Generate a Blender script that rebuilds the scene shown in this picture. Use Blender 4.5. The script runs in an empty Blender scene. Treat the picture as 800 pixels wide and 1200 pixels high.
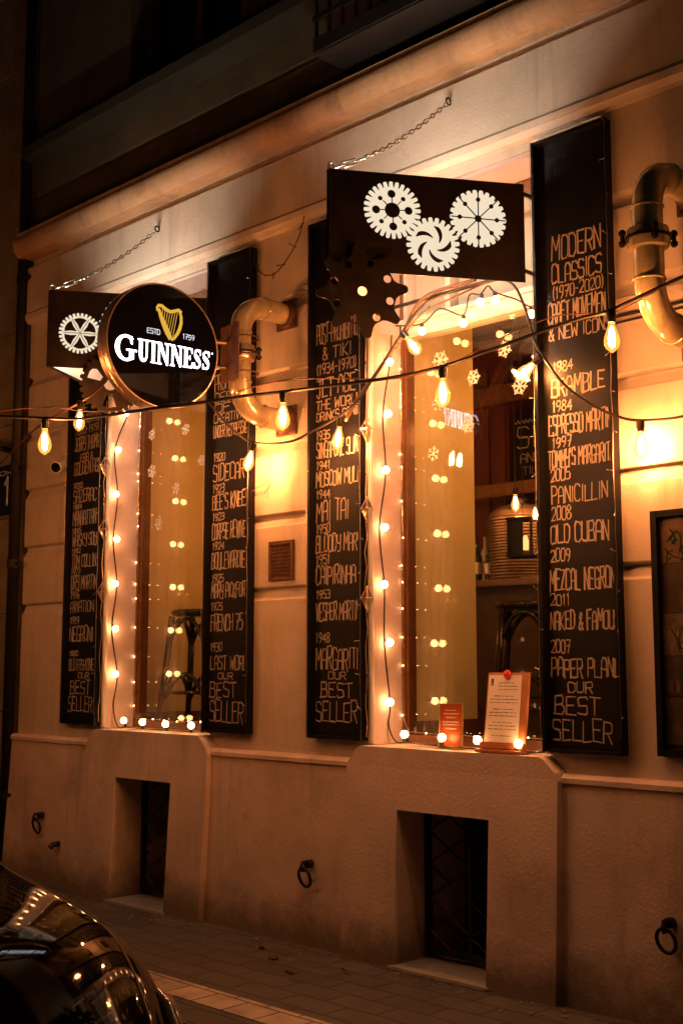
import bpy, bmesh, math, random
from mathutils import Vector, Matrix
random.seed(7)
R = math.radians
scn = bpy.context.scene
COL = scn.collection

# ------------------------------------------------------------------ camera
cam_d = bpy.data.cameras.new("camera")
cam_d.sensor_fit = 'VERTICAL'
cam_d.sensor_height = 36.0
cam_d.lens = 42.9
cam_d.clip_start = 0.05
cam_d.clip_end = 400
cam = bpy.data.objects.new("camera", cam_d)
COL.objects.link(cam)
cam.location = (0, -4.66, 1.5)
cam.rotation_euler = (R(90 + 7.25), 0, R(45))
scn.camera = cam

# ------------------------------------------------------------------ night sky
w = bpy.data.worlds.new("World")
scn.world = w
w.use_nodes = True
wn = w.node_tree
bg = wn.nodes["Background"]
sky = wn.nodes.new("ShaderNodeTexSky")
sky.sky_type = 'NISHITA'
sky.sun_disc = False
sky.sun_elevation = R(2)
sky.sun_rotation = R(100)
wn.links.new(sky.outputs[0], bg.inputs[0])
bg.inputs[1].default_value = 0.004

scn.view_settings.view_transform = 'Standard'
scn.view_settings.look = 'None'
scn.view_settings.exposure = 0.1
scn.view_settings.gamma = 1.0
scn.view_settings.use_curve_mapping = False
scn.render.engine = 'CYCLES'
cy = scn.cycles
cy.use_denoising = True
cy.use_light_tree = True
cy.sample_clamp_indirect = 4.0
cy.caustics_reflective = False
cy.caustics_refractive = False
cy.max_bounces = 8
cy.diffuse_bounces = 4
cy.glossy_bounces = 4
cy.transparent_max_bounces = 16

# ------------------------------------------------------------------ materials
def new_mat(name):
    m = bpy.data.materials.new(name)
    m.use_nodes = True
    nt = m.node_tree
    for n in list(nt.nodes):
        nt.nodes.remove(n)
    out = nt.nodes.new("ShaderNodeOutputMaterial")
    return m, nt, out

def mat(name, col, rough=0.6, metal=0.0, var=0.0, scale=6.0, bump=0.0, bscale=60.0, stain=None, stain_amt=0.5, coat=0.0, spec=0.5):
    m, nt, out = new_mat(name)
    p = nt.nodes.new("ShaderNodeBsdfPrincipled")
    nt.links.new(p.outputs[0], out.inputs[0])
    p.inputs["Roughness"].default_value = rough
    p.inputs["Metallic"].default_value = metal
    p.inputs["Base Color"].default_value = (*col, 1)
    p.inputs["Coat Weight"].default_value = coat
    p.inputs["Coat Roughness"].default_value = 0.03
    p.inputs["Specular IOR Level"].default_value = spec
    tc = nt.nodes.new("ShaderNodeTexCoord")
    if var > 0 or stain:
        n = nt.nodes.new("ShaderNodeTexNoise")
        n.inputs["Scale"].default_value = scale
        n.inputs["Detail"].default_value = 8
        n.inputs["Roughness"].default_value = 0.65
        nt.links.new(tc.outputs["Object"], n.inputs["Vector"])
        rp = nt.nodes.new("ShaderNodeValToRGB")
        rp.color_ramp.elements[0].position = 0.3
        rp.color_ramp.elements[1].position = 0.7
        a = [c * (1 - var) for c in col]
        b = [min(1, c * (1 + var)) for c in col]
        rp.color_ramp.elements[0].color = (*a, 1)
        rp.color_ramp.elements[1].color = (*b, 1)
        nt.links.new(n.outputs["Fac"], rp.inputs[0])
        last = rp.outputs[0]
        if stain:
            n2 = nt.nodes.new("ShaderNodeTexNoise")
            n2.inputs["Scale"].default_value = scale * 0.42
            n2.inputs["Detail"].default_value = 10
            n2.inputs["Roughness"].default_value = 0.75
            nt.links.new(tc.outputs["Object"], n2.inputs["Vector"])
            r2 = nt.nodes.new("ShaderNodeValToRGB")
            r2.color_ramp.elements[0].position = 0.52
            r2.color_ramp.elements[1].position = 0.68
            r2.color_ramp.elements[0].color = (0, 0, 0, 1)
            r2.color_ramp.elements[1].color = (stain_amt,) * 3 + (1,)
            nt.links.new(n2.outputs["Fac"], r2.inputs[0])
            mx = nt.nodes.new("ShaderNodeMixRGB")
            nt.links.new(r2.outputs[0], mx.inputs[0])
            nt.links.new(last, mx.inputs[1])
            mx.inputs[2].default_value = (*stain, 1)
            last = mx.outputs[0]
        nt.links.new(last, p.inputs["Base Color"])
        mr = nt.nodes.new("ShaderNodeMapRange")
        mr.inputs[3].default_value = max(0, rough - 0.12)
        mr.inputs[4].default_value = min(1, rough + 0.12)
        nt.links.new(n.outputs["Fac"], mr.inputs[0])
        nt.links.new(mr.outputs[0], p.inputs["Roughness"])
    if bump > 0:
        nb = nt.nodes.new("ShaderNodeTexNoise")
        nb.inputs["Scale"].default_value = bscale
        nb.inputs["Detail"].default_value = 6
        nt.links.new(tc.outputs["Object"], nb.inputs["Vector"])
        bp = nt.nodes.new("ShaderNodeBump")
        bp.inputs["Strength"].default_value = bump
        bp.inputs["Distance"].default_value = 0.01
        nt.links.new(nb.outputs["Fac"], bp.inputs["Height"])
        nt.links.new(bp.outputs[0], p.inputs["Normal"])
    return m

def emis(name, col, s, sampling='AUTO'):
    m, nt, out = new_mat(name)
    e = nt.nodes.new("ShaderNodeEmission")
    e.inputs[0].default_value = (*col, 1)
    e.inputs[1].default_value = s
    nt.links.new(e.outputs[0], out.inputs[0])
    m.cycles.emission_sampling = sampling
    return m

def glassy(name, tint=(1, 1, 1), f0=0.045, add=None, rough=0.0):
    """thin clear sheet: straight-through transparency with a Schlick reflection (same from both sides)"""
    m, nt, out = new_mat(name)
    tr = nt.nodes.new("ShaderNodeBsdfTransparent")
    tr.inputs[0].default_value = (*tint, 1)
    gl = nt.nodes.new("ShaderNodeBsdfGlossy")
    gl.inputs["Roughness"].default_value = rough
    lw = nt.nodes.new("ShaderNodeLayerWeight")
    pw = nt.nodes.new("ShaderNodeMath"); pw.operation = 'POWER'; pw.inputs[1].default_value = 5
    ma = nt.nodes.new("ShaderNodeMath"); ma.operation = 'MULTIPLY_ADD'
    ma.inputs[1].default_value = 1 - f0; ma.inputs[2].default_value = f0
    nt.links.new(lw.outputs["Facing"], pw.inputs[0])
    lw.inputs[0].default_value = 0.5
    nt.links.new(pw.outputs[0], ma.inputs[0])
    mx = nt.nodes.new("ShaderNodeMixShader")
    nt.links.new(ma.outputs[0], mx.inputs[0])
    nt.links.new(tr.outputs[0], mx.inputs[1])
    nt.links.new(gl.outputs[0], mx.inputs[2])
    last = mx.outputs[0]
    if add:
        e = nt.nodes.new("ShaderNodeEmission")
        e.inputs[0].default_value = (*add[0], 1)
        e.inputs[1].default_value = add[1]
        ad = nt.nodes.new("ShaderNodeAddShader")
        nt.links.new(last, ad.inputs[0]); nt.links.new(e.outputs[0], ad.inputs[1])
        last = ad.outputs[0]
    nt.links.new(last, out.inputs[0])
    m.cycles.emission_sampling = 'NONE'
    return m

def weather(m, dirt, zmax=0.35, streak=0.35, crack=0.5):
    nt = m.node_tree
    p = next(n for n in nt.nodes if n.type == 'BSDF_PRINCIPLED')
    src = p.inputs["Base Color"].links[0].from_socket
    tc = nt.nodes.new("ShaderNodeTexCoord")
    geo = nt.nodes.new("ShaderNodeNewGeometry")
    mp = nt.nodes.new("ShaderNodeMapping"); mp.inputs["Scale"].default_value = (7, 7, 0.55)
    nt.links.new(geo.outputs["Position"], mp.inputs[0])
    n1 = nt.nodes.new("ShaderNodeTexNoise"); n1.inputs["Scale"].default_value = 1.0; n1.inputs["Detail"].default_value = 8; n1.inputs["Roughness"].default_value = 0.7
    nt.links.new(mp.outputs[0], n1.inputs["Vector"])
    r1 = nt.nodes.new("ShaderNodeMapRange"); r1.inputs[1].default_value = 0.52; r1.inputs[2].default_value = 0.72; r1.inputs[4].default_value = streak
    nt.links.new(n1.outputs["Fac"], r1.inputs[0])
    sx = nt.nodes.new("ShaderNodeSeparateXYZ"); nt.links.new(geo.outputs["Position"], sx.inputs[0])
    n2 = nt.nodes.new("ShaderNodeTexNoise"); n2.inputs["Scale"].default_value = 5.5; n2.inputs["Detail"].default_value = 9; n2.inputs["Roughness"].default_value = 0.7
    nt.links.new(geo.outputs["Position"], n2.inputs["Vector"])
    ma = nt.nodes.new("ShaderNodeMath"); ma.operation = 'MULTIPLY_ADD'; ma.inputs[1].default_value = 0.75; nt.links.new(n2.outputs["Fac"], ma.inputs[0])
    mz = nt.nodes.new("ShaderNodeMapRange"); mz.inputs[1].default_value = 0.0; mz.inputs[2].default_value = zmax; mz.inputs[3].default_value = 0.55; mz.inputs[4].default_value = -0.35
    nt.links.new(sx.outputs[2], mz.inputs[0]); nt.links.new(mz.outputs[0], ma.inputs[2])
    r2 = nt.nodes.new("ShaderNodeMapRange"); r2.inputs[1].default_value = 0.35; r2.inputs[2].default_value = 0.75; r2.inputs[4].default_value = 0.85
    nt.links.new(ma.outputs[0], r2.inputs[0])
    mxm = nt.nodes.new("ShaderNodeMath"); mxm.operation = 'MAXIMUM'
    nt.links.new(r1.outputs[0], mxm.inputs[0]); nt.links.new(r2.outputs[0], mxm.inputs[1])
    # hairline cracks: thin lines of a warped cell pattern, only here and there
    wn_ = nt.nodes.new("ShaderNodeMixRGB"); wn_.inputs[0].default_value = 0.12
    nt.links.new(geo.outputs["Position"], wn_.inputs[1]); nt.links.new(n2.outputs["Color"], wn_.inputs[2])
    vo = nt.nodes.new("ShaderNodeTexVoronoi"); vo.feature = 'DISTANCE_TO_EDGE'; vo.inputs["Scale"].default_value = 1.7
    nt.links.new(wn_.outputs[0], vo.inputs["Vector"])
    r3 = nt.nodes.new("ShaderNodeMapRange"); r3.inputs[1].default_value = 0.002; r3.inputs[2].default_value = 0.004; r3.inputs[3].default_value = crack; r3.inputs[4].default_value = 0.0
    nt.links.new(vo.outputs["Distance"], r3.inputs[0])
    n3 = nt.nodes.new("ShaderNodeTexNoise"); n3.inputs["Scale"].default_value = 1.1
    nt.links.new(geo.outputs["Position"], n3.inputs["Vector"])
    r4 = nt.nodes.new("ShaderNodeMapRange"); r4.inputs[1].default_value = 0.56; r4.inputs[2].default_value = 0.62
    nt.links.new(n3.outputs["Fac"], r4.inputs[0])
    mc = nt.nodes.new("ShaderNodeMath"); mc.operation = 'MULTIPLY'; nt.links.new(r3.outputs[0], mc.inputs[0]); nt.links.new(r4.outputs[0], mc.inputs[1])
    mm = nt.nodes.new("ShaderNodeMath"); mm.operation = 'MAXIMUM'; nt.links.new(mxm.outputs[0], mm.inputs[0]); nt.links.new(mc.outputs[0], mm.inputs[1])
    mix = nt.nodes.new("ShaderNodeMixRGB"); nt.links.new(mm.outputs[0], mix.inputs[0]); nt.links.new(src, mix.inputs[1]); mix.inputs[2].default_value = (*dirt, 1)
    nt.links.new(mix.outputs[0], p.inputs["Base Color"])

WARM = (1.0, 0.40, 0.125)
M = {}
M['plaster'] = mat('painted_plaster', (0.60, 0.52, 0.44), 0.85, var=0.12, scale=2.2, bump=0.22, bscale=80, stain=(0.33, 0.26, 0.2), stain_amt=0.45)
M['plinth'] = mat('plinth_plaster', (0.62, 0.50, 0.42), 0.88, var=0.16, scale=2.6, bump=0.24, bscale=75, stain=(0.2, 0.15, 0.11), stain_amt=0.5)
M['cornice'] = mat('cornice_plaster', (0.50, 0.32, 0.18), 0.75, var=0.15, scale=4, bump=0.4, bscale=40, stain=(0.25, 0.18, 0.12), stain_amt=0.5)  # orange cast of the bulb light is put into this base colour
weather(M['plaster'], (0.26, 0.19, 0.14), 0.1, 0.40, 0.3)
weather(M['plinth'], (0.13, 0.095, 0.07), 0.50, 0.42, 0.3)
weather(M['cornice'], (0.16, 0.11, 0.07), 0.1, 0.65, 0.6)
M['upper'] = mat('dark_upper_plaster', (0.075, 0.06, 0.036), 0.9, var=0.4, scale=2.5, bump=0.5, bscale=30, stain=(0.05, 0.045, 0.035), stain_amt=0.8)  # even dark tone with random stains, far darker than the wall below
M['moss'] = mat('mossy_ledge', (0.018, 0.018, 0.011), 0.95, var=0.4, scale=6, bump=0.5, bscale=30)
M['stone'] = mat('old_stone', (0.22, 0.19, 0.13), 0.9, var=0.25, scale=3, bump=0.6, bscale=30, stain=(0.09, 0.08, 0.055), stain_amt=0.7)
M['reveal'] = mat('reveal_paint', (0.58, 0.46, 0.43), 0.7, var=0.08, scale=5, bump=0.25, bscale=40)
M['trim'] = mat('white_trim', (0.72, 0.68, 0.62), 0.5, var=0.06, scale=8, bump=0.1)
M['inner'] = mat('interior_ochre_wall', (0.74, 0.62, 0.30), 0.75, var=0.06, scale=3, bump=0.15, bscale=60)
M['frame'] = mat('varnished_window_wood', (0.16, 0.07, 0.03), 0.2, var=0.25, scale=14, coat=0.8)
M['darkwood'] = mat('bar_dark_wood', (0.07, 0.028, 0.014), 0.4, var=0.3, scale=10, coat=0.2)
M['redwood'] = mat('red_panel', (0.13, 0.03, 0.02), 0.5, var=0.2, scale=5)
M['floor'] = mat('bar_floor', (0.06, 0.035, 0.022), 0.5, var=0.3, scale=6)
M['ceil'] = mat('bar_ceiling', (0.30, 0.25, 0.24), 0.8, var=0.1, scale=4)
M['board'] = mat('blackboard', (0.007, 0.0065, 0.006), 0.50, spec=0.22, var=0.45, scale=5, bump=0.05, bscale=90, stain=(0.018, 0.013, 0.010), stain_amt=0.4)
M['boardrim'] = mat('black_board_rim', (0.007, 0.007, 0.008), 0.45, spec=0.15, var=0.3, scale=20)
M['chalk'] = mat('chalk', (0.40, 0.335, 0.26), 0.95, var=0.18, scale=90)
M['iron'] = mat('rusty_sheet_iron', (0.028, 0.02, 0.016), 0.55, metal=0.5, var=0.45, scale=9, bump=0.2, bscale=70, stain=(0.05, 0.024, 0.013), stain_amt=0.6)
M['darkiron'] = mat('black_iron', (0.02, 0.018, 0.016), 0.5, metal=0.5, var=0.3, scale=30, bump=0.2)
M['steel'] = mat('galvanised_steel', (0.5, 0.48, 0.45), 0.35, metal=1.0, var=0.15, scale=40)
M['brass'] = mat('aged_brass', (0.70, 0.60, 0.37), 0.15, metal=0.5, var=0.25, scale=9, bump=0.10, bscale=22, stain=(0.22, 0.14, 0.07), stain_amt=0.75)
M['copper'] = mat('copper_rim', (0.80, 0.60, 0.45), 0.3, metal=0.9, var=0.1, scale=20)
M['rust'] = mat('rusty_plate', (0.14, 0.07, 0.04), 0.8, metal=0.3, var=0.4, scale=25, bump=0.5)
M['cable'] = mat('black_rubber_cable', (0.02, 0.016, 0.013), 0.5)
M['cableb'] = mat('brown_twine_cable', (0.12, 0.05, 0.025), 0.55)
M['socket'] = mat('bulb_socket', (0.015, 0.012, 0.01), 0.4)
M['glass'] = glassy('window_glass', (0.97, 0.98, 0.96), 0.05)
M['bulbglass'] = glassy('amber_bulb_glass', (1.0, 0.86, 0.6), 0.05, add=((1.0, 0.42, 0.08), 0.7))
M['filament'] = emis('glowing_filament', (1.0, 0.365, 0.135), 1300)
M['globe'] = emis('lit_globe_bulb', (1.0, 0.43, 0.15), 36)
M['micro'] = emis('glowing_glint_bead', (1.0, 0.50, 0.18), 45)  # added glow standing in for bulb glints on the frames
M['tube'] = emis('sign_tube_light', (1.0, 0.80, 0.60), 650)
M['gearlit'] = emis('backlit_diffuser', (1.0, 0.82, 0.58), 0.85)
M['signwhite'] = emis('backlit_white_letters', (0.96, 0.9, 1.0), 7.0)
M['signsmall'] = emis('backlit_small_letters', (0.96, 0.9, 1.0), 1.1)
M['signgold'] = emis('backlit_gold', (1.0, 0.55, 0.07), 0.75)
M['signface'] = mat('gloss_black_acrylic', (0.004, 0.004, 0.005), 0.03, spec=0.13)
M['whitein'] = mat('white_lightbox_lining', (0.8, 0.78, 0.74), 0.7)
M['black'] = mat('matt_black', (0.008, 0.008, 0.008), 0.6)
M['paper'] = mat('menu_paper', (0.80, 0.74, 0.64), 0.8, var=0.05, scale=10)
M['ink'] = mat('printed_ink', (0.12, 0.09, 0.07), 0.8)
M['oak'] = mat('menu_wood', (0.42, 0.16, 0.06), 0.45, var=0.2, scale=12)
M['red'] = mat('red_clip', (0.6, 0.03, 0.02), 0.35)
M['snow'] = mat('white_vinyl', (0.5, 0.47, 0.38), 0.7)
M['blueenamel'] = mat('blue_enamel', (0.012, 0.02, 0.07), 0.25, var=0.1)
M['whiteenamel'] = mat('white_enamel', (0.75, 0.75, 0.75), 0.3)
M['whiteplastic'] = mat('white_plastic', (0.7, 0.68, 0.64), 0.4)
M['carpaint'] = mat('black_car_paint', (0.003, 0.003, 0.003), 0.035, spec=0.07)
M['carglass'] = mat('dark_car_glass', (0.004, 0.004, 0.005), 0.03, coat=0.5)
M['chrome'] = mat('chrome', (0.75, 0.75, 0.75), 0.08, metal=1.0)
M['tyre'] = mat('tyre_rubber', (0.012, 0.012, 0.012), 0.8)
M['lamp'] = mat('headlamp_lens', (0.10, 0.10, 0.11), 0.06, coat=0.8)
M['tanksteel'] = mat('copper_tank', (0.34, 0.25, 0.16), 0.35, metal=0.8, var=0.1, scale=10)
M['bottle'] = mat('green_bottle', (0.02, 0.04, 0.015), 0.1, coat=0.5)
M['label'] = mat('bottle_label', (0.7, 0.66, 0.55), 0.6)
M['leaf'] = mat('dry_leaf', (0.2, 0.13, 0.07), 0.8)
M['line'] = mat('pale_pavers', (0.5, 0.42, 0.34), 0.85, var=0.2, scale=12, bump=0.5, bscale=40)

def amber():
    m, nt, out = new_mat('amber_acrylic')
    t = nt.nodes.new("ShaderNodeBsdfTranslucent"); t.inputs[0].default_value = (0.85, 0.25, 0.05, 1)
    d = nt.nodes.new("ShaderNodeBsdfPrincipled"); d.inputs["Base Color"].default_value = (0.5, 0.13, 0.03, 1); d.inputs["Roughness"].default_value = 0.25
    mx = nt.nodes.new("ShaderNodeMixShader"); mx.inputs[0].default_value = 0.5
    nt.links.new(t.outputs[0], mx.inputs[1]); nt.links.new(d.outputs[0], mx.inputs[2]); nt.links.new(mx.outputs[0], out.inputs[0])
    return m
M['amber'] = amber()

def paving(name, c1, c2, mortar, bw, rh, msize, rot=0.0, rough=0.8):
    m, nt, out = new_mat(name)
    p = nt.nodes.new("ShaderNodeBsdfPrincipled"); nt.links.new(p.outputs[0], out.inputs[0])
    tc = nt.nodes.new("ShaderNodeTexCoord"); mp = nt.nodes.new("ShaderNodeMapping")
    mp.inputs["Rotation"].default_value = (0, 0, rot)
    nt.links.new(tc.outputs["Object"], mp.inputs[0])
    nd = nt.nodes.new("ShaderNodeTexNoise"); nd.inputs["Scale"].default_value = 3
    nt.links.new(mp.outputs[0], nd.inputs["Vector"])
    mixv = nt.nodes.new("ShaderNodeMixRGB"); mixv.inputs[0].default_value = 0.02
    nt.links.new(mp.outputs[0], mixv.inputs[1]); nt.links.new(nd.outputs["Color"], mixv.inputs[2])
    b = nt.nodes.new("ShaderNodeTexBrick")
    b.inputs["Scale"].default_value = 1
    b.inputs["Brick Width"].default_value = bw; b.inputs["Row Height"].default_value = rh
    b.inputs["Mortar Size"].default_value = msize; b.inputs["Mortar Smooth"].default_value = 0.3
    b.inputs["Color1"].default_value = (*c1, 1); b.inputs["Color2"].default_value = (*c2, 1); b.inputs["Mortar"].default_value = (*mortar, 1)
    nt.links.new(mixv.outputs[0], b.inputs["Vector"])
    n = nt.nodes.new("ShaderNodeTexNoise"); n.inputs["Scale"].default_value = 9; n.inputs["Detail"].default_value = 9
    nt.links.new(tc.outputs["Object"], n.inputs["Vector"])
    mx = nt.nodes.new("ShaderNodeMixRGB"); mx.blend_type = 'OVERLAY'; mx.inputs[0].default_value = 0.75
    nt.links.new(b.outputs["Color"], mx.inputs[1]); nt.links.new(n.outputs["Fac"], mx.inputs[2])
    nt.links.new(mx.outputs[0], p.inputs["Base Color"])
    mr = nt.nodes.new("ShaderNodeMapRange"); mr.inputs[3].default_value = rough - 0.25; mr.inputs[4].default_value = min(1, rough + 0.1)
    nt.links.new(n.outputs["Fac"], mr.inputs[0]); nt.links.new(mr.outputs[0], p.inputs["Roughness"])
    inv = nt.nodes.new("ShaderNodeMath"); inv.operation = 'MULTIPLY_ADD'; inv.inputs[1].default_value = -1; inv.inputs[2].default_value = 1
    nt.links.new(b.outputs["Fac"], inv.inputs[0])
    ad = nt.nodes.new("ShaderNodeMath"); ad.operation = 'MULTIPLY_ADD'; ad.inputs[1].default_value = 0.35
    nt.links.new(n.outputs["Fac"], ad.inputs[0]); nt.links.new(inv.outputs[0], ad.inputs[2])
    bp = nt.nodes.new("ShaderNodeBump"); bp.inputs["Strength"].default_value = 0.8; bp.inputs["Distance"].default_value = 0.004
    nt.links.new(ad.outputs[0], bp.inputs["Height"]); nt.links.new(bp.outputs[0], p.inputs["Normal"])
    return m
M['pavers'] = paving('pavers', (0.085, 0.076, 0.068), (0.06, 0.054, 0.048), (0.03, 0.026, 0.023), 0.30, 0.15, 0.007)
M['linepav'] = paving('pale_paver_strip', (0.45, 0.37, 0.30), (0.36, 0.30, 0.24), (0.08, 0.07, 0.06), 0.2, 0.2, 0.006)
M['asphalt'] = mat('asphalt', (0.05, 0.048, 0.046), 0.85, var=0.25, scale=30, bump=0.8, bscale=160)
M['kerb'] = mat('granite_kerb', (0.25, 0.24, 0.22), 0.8, var=0.2, scale=20, bump=0.4)

# ------------------------------------------------------------------ helpers
def obj(name, bm, m, parent=None, smooth=False, loc=None, auto=False):
    me = bpy.data.meshes.new(name)
    bm.normal_update()
    bm.to_mesh(me); bm.free()
    me.materials.append(m)
    if smooth:
        for f in me.polygons:
            f.use_smooth = True
    if auto:
        for f in me.polygons:
            f.use_smooth = True
        me.set_sharp_from_angle(angle=R(35))
    o = bpy.data.objects.new(name, me)
    COL.objects.link(o)
    if parent is not None:
        o.parent = parent
        off = Vector((0, 0, 0))
        q = parent
        while q is not None:
            off += q.location
            q = q.parent
        o.location = -off if loc is None else loc
    elif loc is not None:
        o.location = loc
    return o

def tag(o, label, cat, group=None):
    o['label'] = label; o['category'] = cat
    if group: o['group'] = group
    return o

def thing(name, label, cat, loc=(0, 0, 0), group=None):
    o = bpy.data.objects.new(name, None)
    o.empty_display_size = 0.1
    COL.objects.link(o)
    o.location = loc
    return tag(o, label, cat, group)

def struct(name, bm, m):
    o = obj(name, bm, m); o['kind'] = 'structure'; return o

def NB(): return bmesh.new()

def box(bm, x0, x1, y0, y1, z0, z1, mtx=None, bev=0.0):
    vs = [bm.verts.new(Vector(p)) for p in ((x0,y0,z0),(x1,y0,z0),(x1,y1,z0),(x0,y1,z0),(x0,y0,z1),(x1,y0,z1),(x1,y1,z1),(x0,y1,z1))]
    fs = [bm.faces.new([vs[i] for i in q]) for q in ((0,3,2,1),(4,5,6,7),(0,1,5,4),(1,2,6,5),(2,3,7,6),(3,0,4,7))]
    if bev > 0:
        es = list({e for f in fs for e in f.edges})
        r = bmesh.ops.bevel(bm, geom=es, offset=bev, segments=2, affect='EDGES', clamp_overlap=True)
        vs = list({v for f in r['faces'] for v in f.verts} | {v for v in vs if v.is_valid})
    if mtx is not None:
        for v in vs: v.co = mtx @ v.co
    return vs

def prism(bm, poly, a, b, mtx):
    """polygon (u,v) swept from w=a to w=b; mtx maps (u,v,w) to world"""
    n = len(poly)
    lo = [bm.verts.new(mtx @ Vector((p[0], p[1], a))) for p in poly]
    hi = [bm.verts.new(mtx @ Vector((p[0], p[1], b))) for p in poly]
    bm.faces.new(lo[::-1]); bm.faces.new(hi)
    for i in range(n):
        j = (i + 1) % n
        bm.faces.new((lo[i], lo[j], hi[j], hi[i]))

YZX = Matrix(((0,0,1,0),(1,0,0,0),(0,1,0,0),(0,0,0,1)))     # (u,v,w)->(x=w,y=u,z=v)
XZY = Matrix(((1,0,0,0),(0,0,1,0),(0,1,0,0),(0,0,0,1)))     # (u,v,w)->(x=u,y=w,z=v)

def rail(bm, prof, x0, x1):
    """profile (y,z) run along x"""
    prism(bm, prof, x0, x1, YZX)

def tube(bm, pts, r, seg=8, closed=False, caps=True):
    pts = [Vector(p) for p in pts]
    n = len(pts)
    rs = r if isinstance(r, (list, tuple)) else [r] * n
    rings = []
    up = None
    for i, p in enumerate(pts):
        if closed:
            t = (pts[(i+1) % n] - pts[i-1])
        else:
            t = pts[min(i+1, n-1)] - pts[max(i-1, 0)]
        if t.length < 1e-9: t = Vector((0,0,1))
        t.normalize()
        if up is None:
            up = Vector((0,0,1)) if abs(t.z) < 0.9 else Vector((1,0,0))
        a = up - t * up.dot(t)
        if a.length < 1e-6:
            a = t.orthogonal()
        a.normalize(); up = a
        b = t.cross(a)
        rings.append([bm.verts.new(p + (a*math.cos(2*math.pi*k/seg) + b*math.sin(2*math.pi*k/seg)) * rs[i]) for k in range(seg)])
    m = n if closed else n - 1
    for i in range(m):
        A, B = rings[i], rings[(i+1) % n]
        for k in range(seg):
            bm.faces.new((A[k], A[(k+1) % seg], B[(k+1) % seg], B[k]))
    if caps and not closed:
        bm.faces.new(rings[0][::-1]); bm.faces.new(rings[-1])

def lathe(bm, prof, mtx, seg=24):
    """profile (r,h) about local z"""
    rings = []
    for r_, h in prof:
        if r_ < 1e-6:
            rings.append([bm.verts.new(mtx @ Vector((0, 0, h)))])
        else:
            rings.append([bm.verts.new(mtx @ Vector((r_*math.cos(2*math.pi*k/seg), r_*math.sin(2*math.pi*k/seg), h))) for k in range(seg)])
    for A, B in zip(rings, rings[1:]):
        for k in range(seg):
            k2 = (k+1) % seg
            if len(A) == 1 and len(B) == 1: continue
            if len(A) == 1: bm.faces.new((A[0], B[k2], B[k]))
            elif len(B) == 1: bm.faces.new((A[k], A[k2], B[0]))
            else: bm.faces.new((A[k], A[k2], B[k2], B[k]))

def T(x, y, z): return Matrix.Translation((x, y, z))
def axis_m(p, d):
    """matrix that puts local z along d at p"""
    d = Vector(d).normalized()
    return Matrix.Translation(p) @ d.to_track_quat('Z', 'Y').to_matrix().to_4x4()

def spline(pts, n=8):
    """Catmull-Rom through pts"""
    P = [Vector(p) for p in pts]
    P = [P[0]*2 - P[1]] + P + [P[-1]*2 - P[-2]]
    out = []
    for i in range(1, len(P)-2):
        a, b, c, d = P[i-1:i+3]
        for k in range(n):
            t = k / n
            out.append(0.5*((2*b) + (c-a)*t + (2*a-5*b+4*c-d)*t*t + (-a+3*b-3*c+d)*t**3))
    out.append(P[-2])
    return out

def fill2d(loops, depth, mtx):
    """flat plate with holes (even-odd), extruded by depth: returns a bmesh"""
    cu = bpy.data.curves.new("tmp", 'CURVE')
    cu.dimensions = '2D'; cu.fill_mode = 'BOTH'; cu.extrude = depth / 2
    for lp in loops:
        s = cu.splines.new('POLY')
        s.points.add(len(lp) - 1)
        for q, p in zip(s.points, lp): q.co = (p[0], p[1], 0, 1)
        s.use_cyclic_u = True
    o = bpy.data.objects.new("tmp", cu)
    COL.objects.link(o)
    dg = bpy.context.evaluated_depsgraph_get()
    me = bpy.data.meshes.new_from_object(o.evaluated_get(dg))
    bm = bmesh.new(); bm.from_mesh(me)
    bm.transform(mtx)
    bpy.data.objects.remove(o); bpy.data.curves.remove(cu); bpy.data.meshes.remove(me)
    return bm

def circ(cx, cy_, r, n=28, ph=0.0):
    return [(cx + r*math.cos(ph+2*math.pi*k/n), cy_ + r*math.sin(ph+2*math.pi*k/n)) for k in range(n)]

def gear_outline(cx, cy_, ri, ro, teeth, ph=0.0, duty=0.5, rnd=True):
    pts = []
    for k in range(teeth):
        a = ph + 2*math.pi*k/teeth
        s = 2*math.pi/teeth
        for f, r_ in ((-0.5*duty-0.10, ri), (-0.5*duty+0.04, ro*0.985), (-0.12*duty, ro), (0.12*duty, ro), (0.5*duty-0.04, ro*0.985), (0.5*duty+0.10, ri)):
            pts.append((cx + r_*math.cos(a+f*s), cy_ + r_*math.sin(a+f*s)))
    return pts

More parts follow.
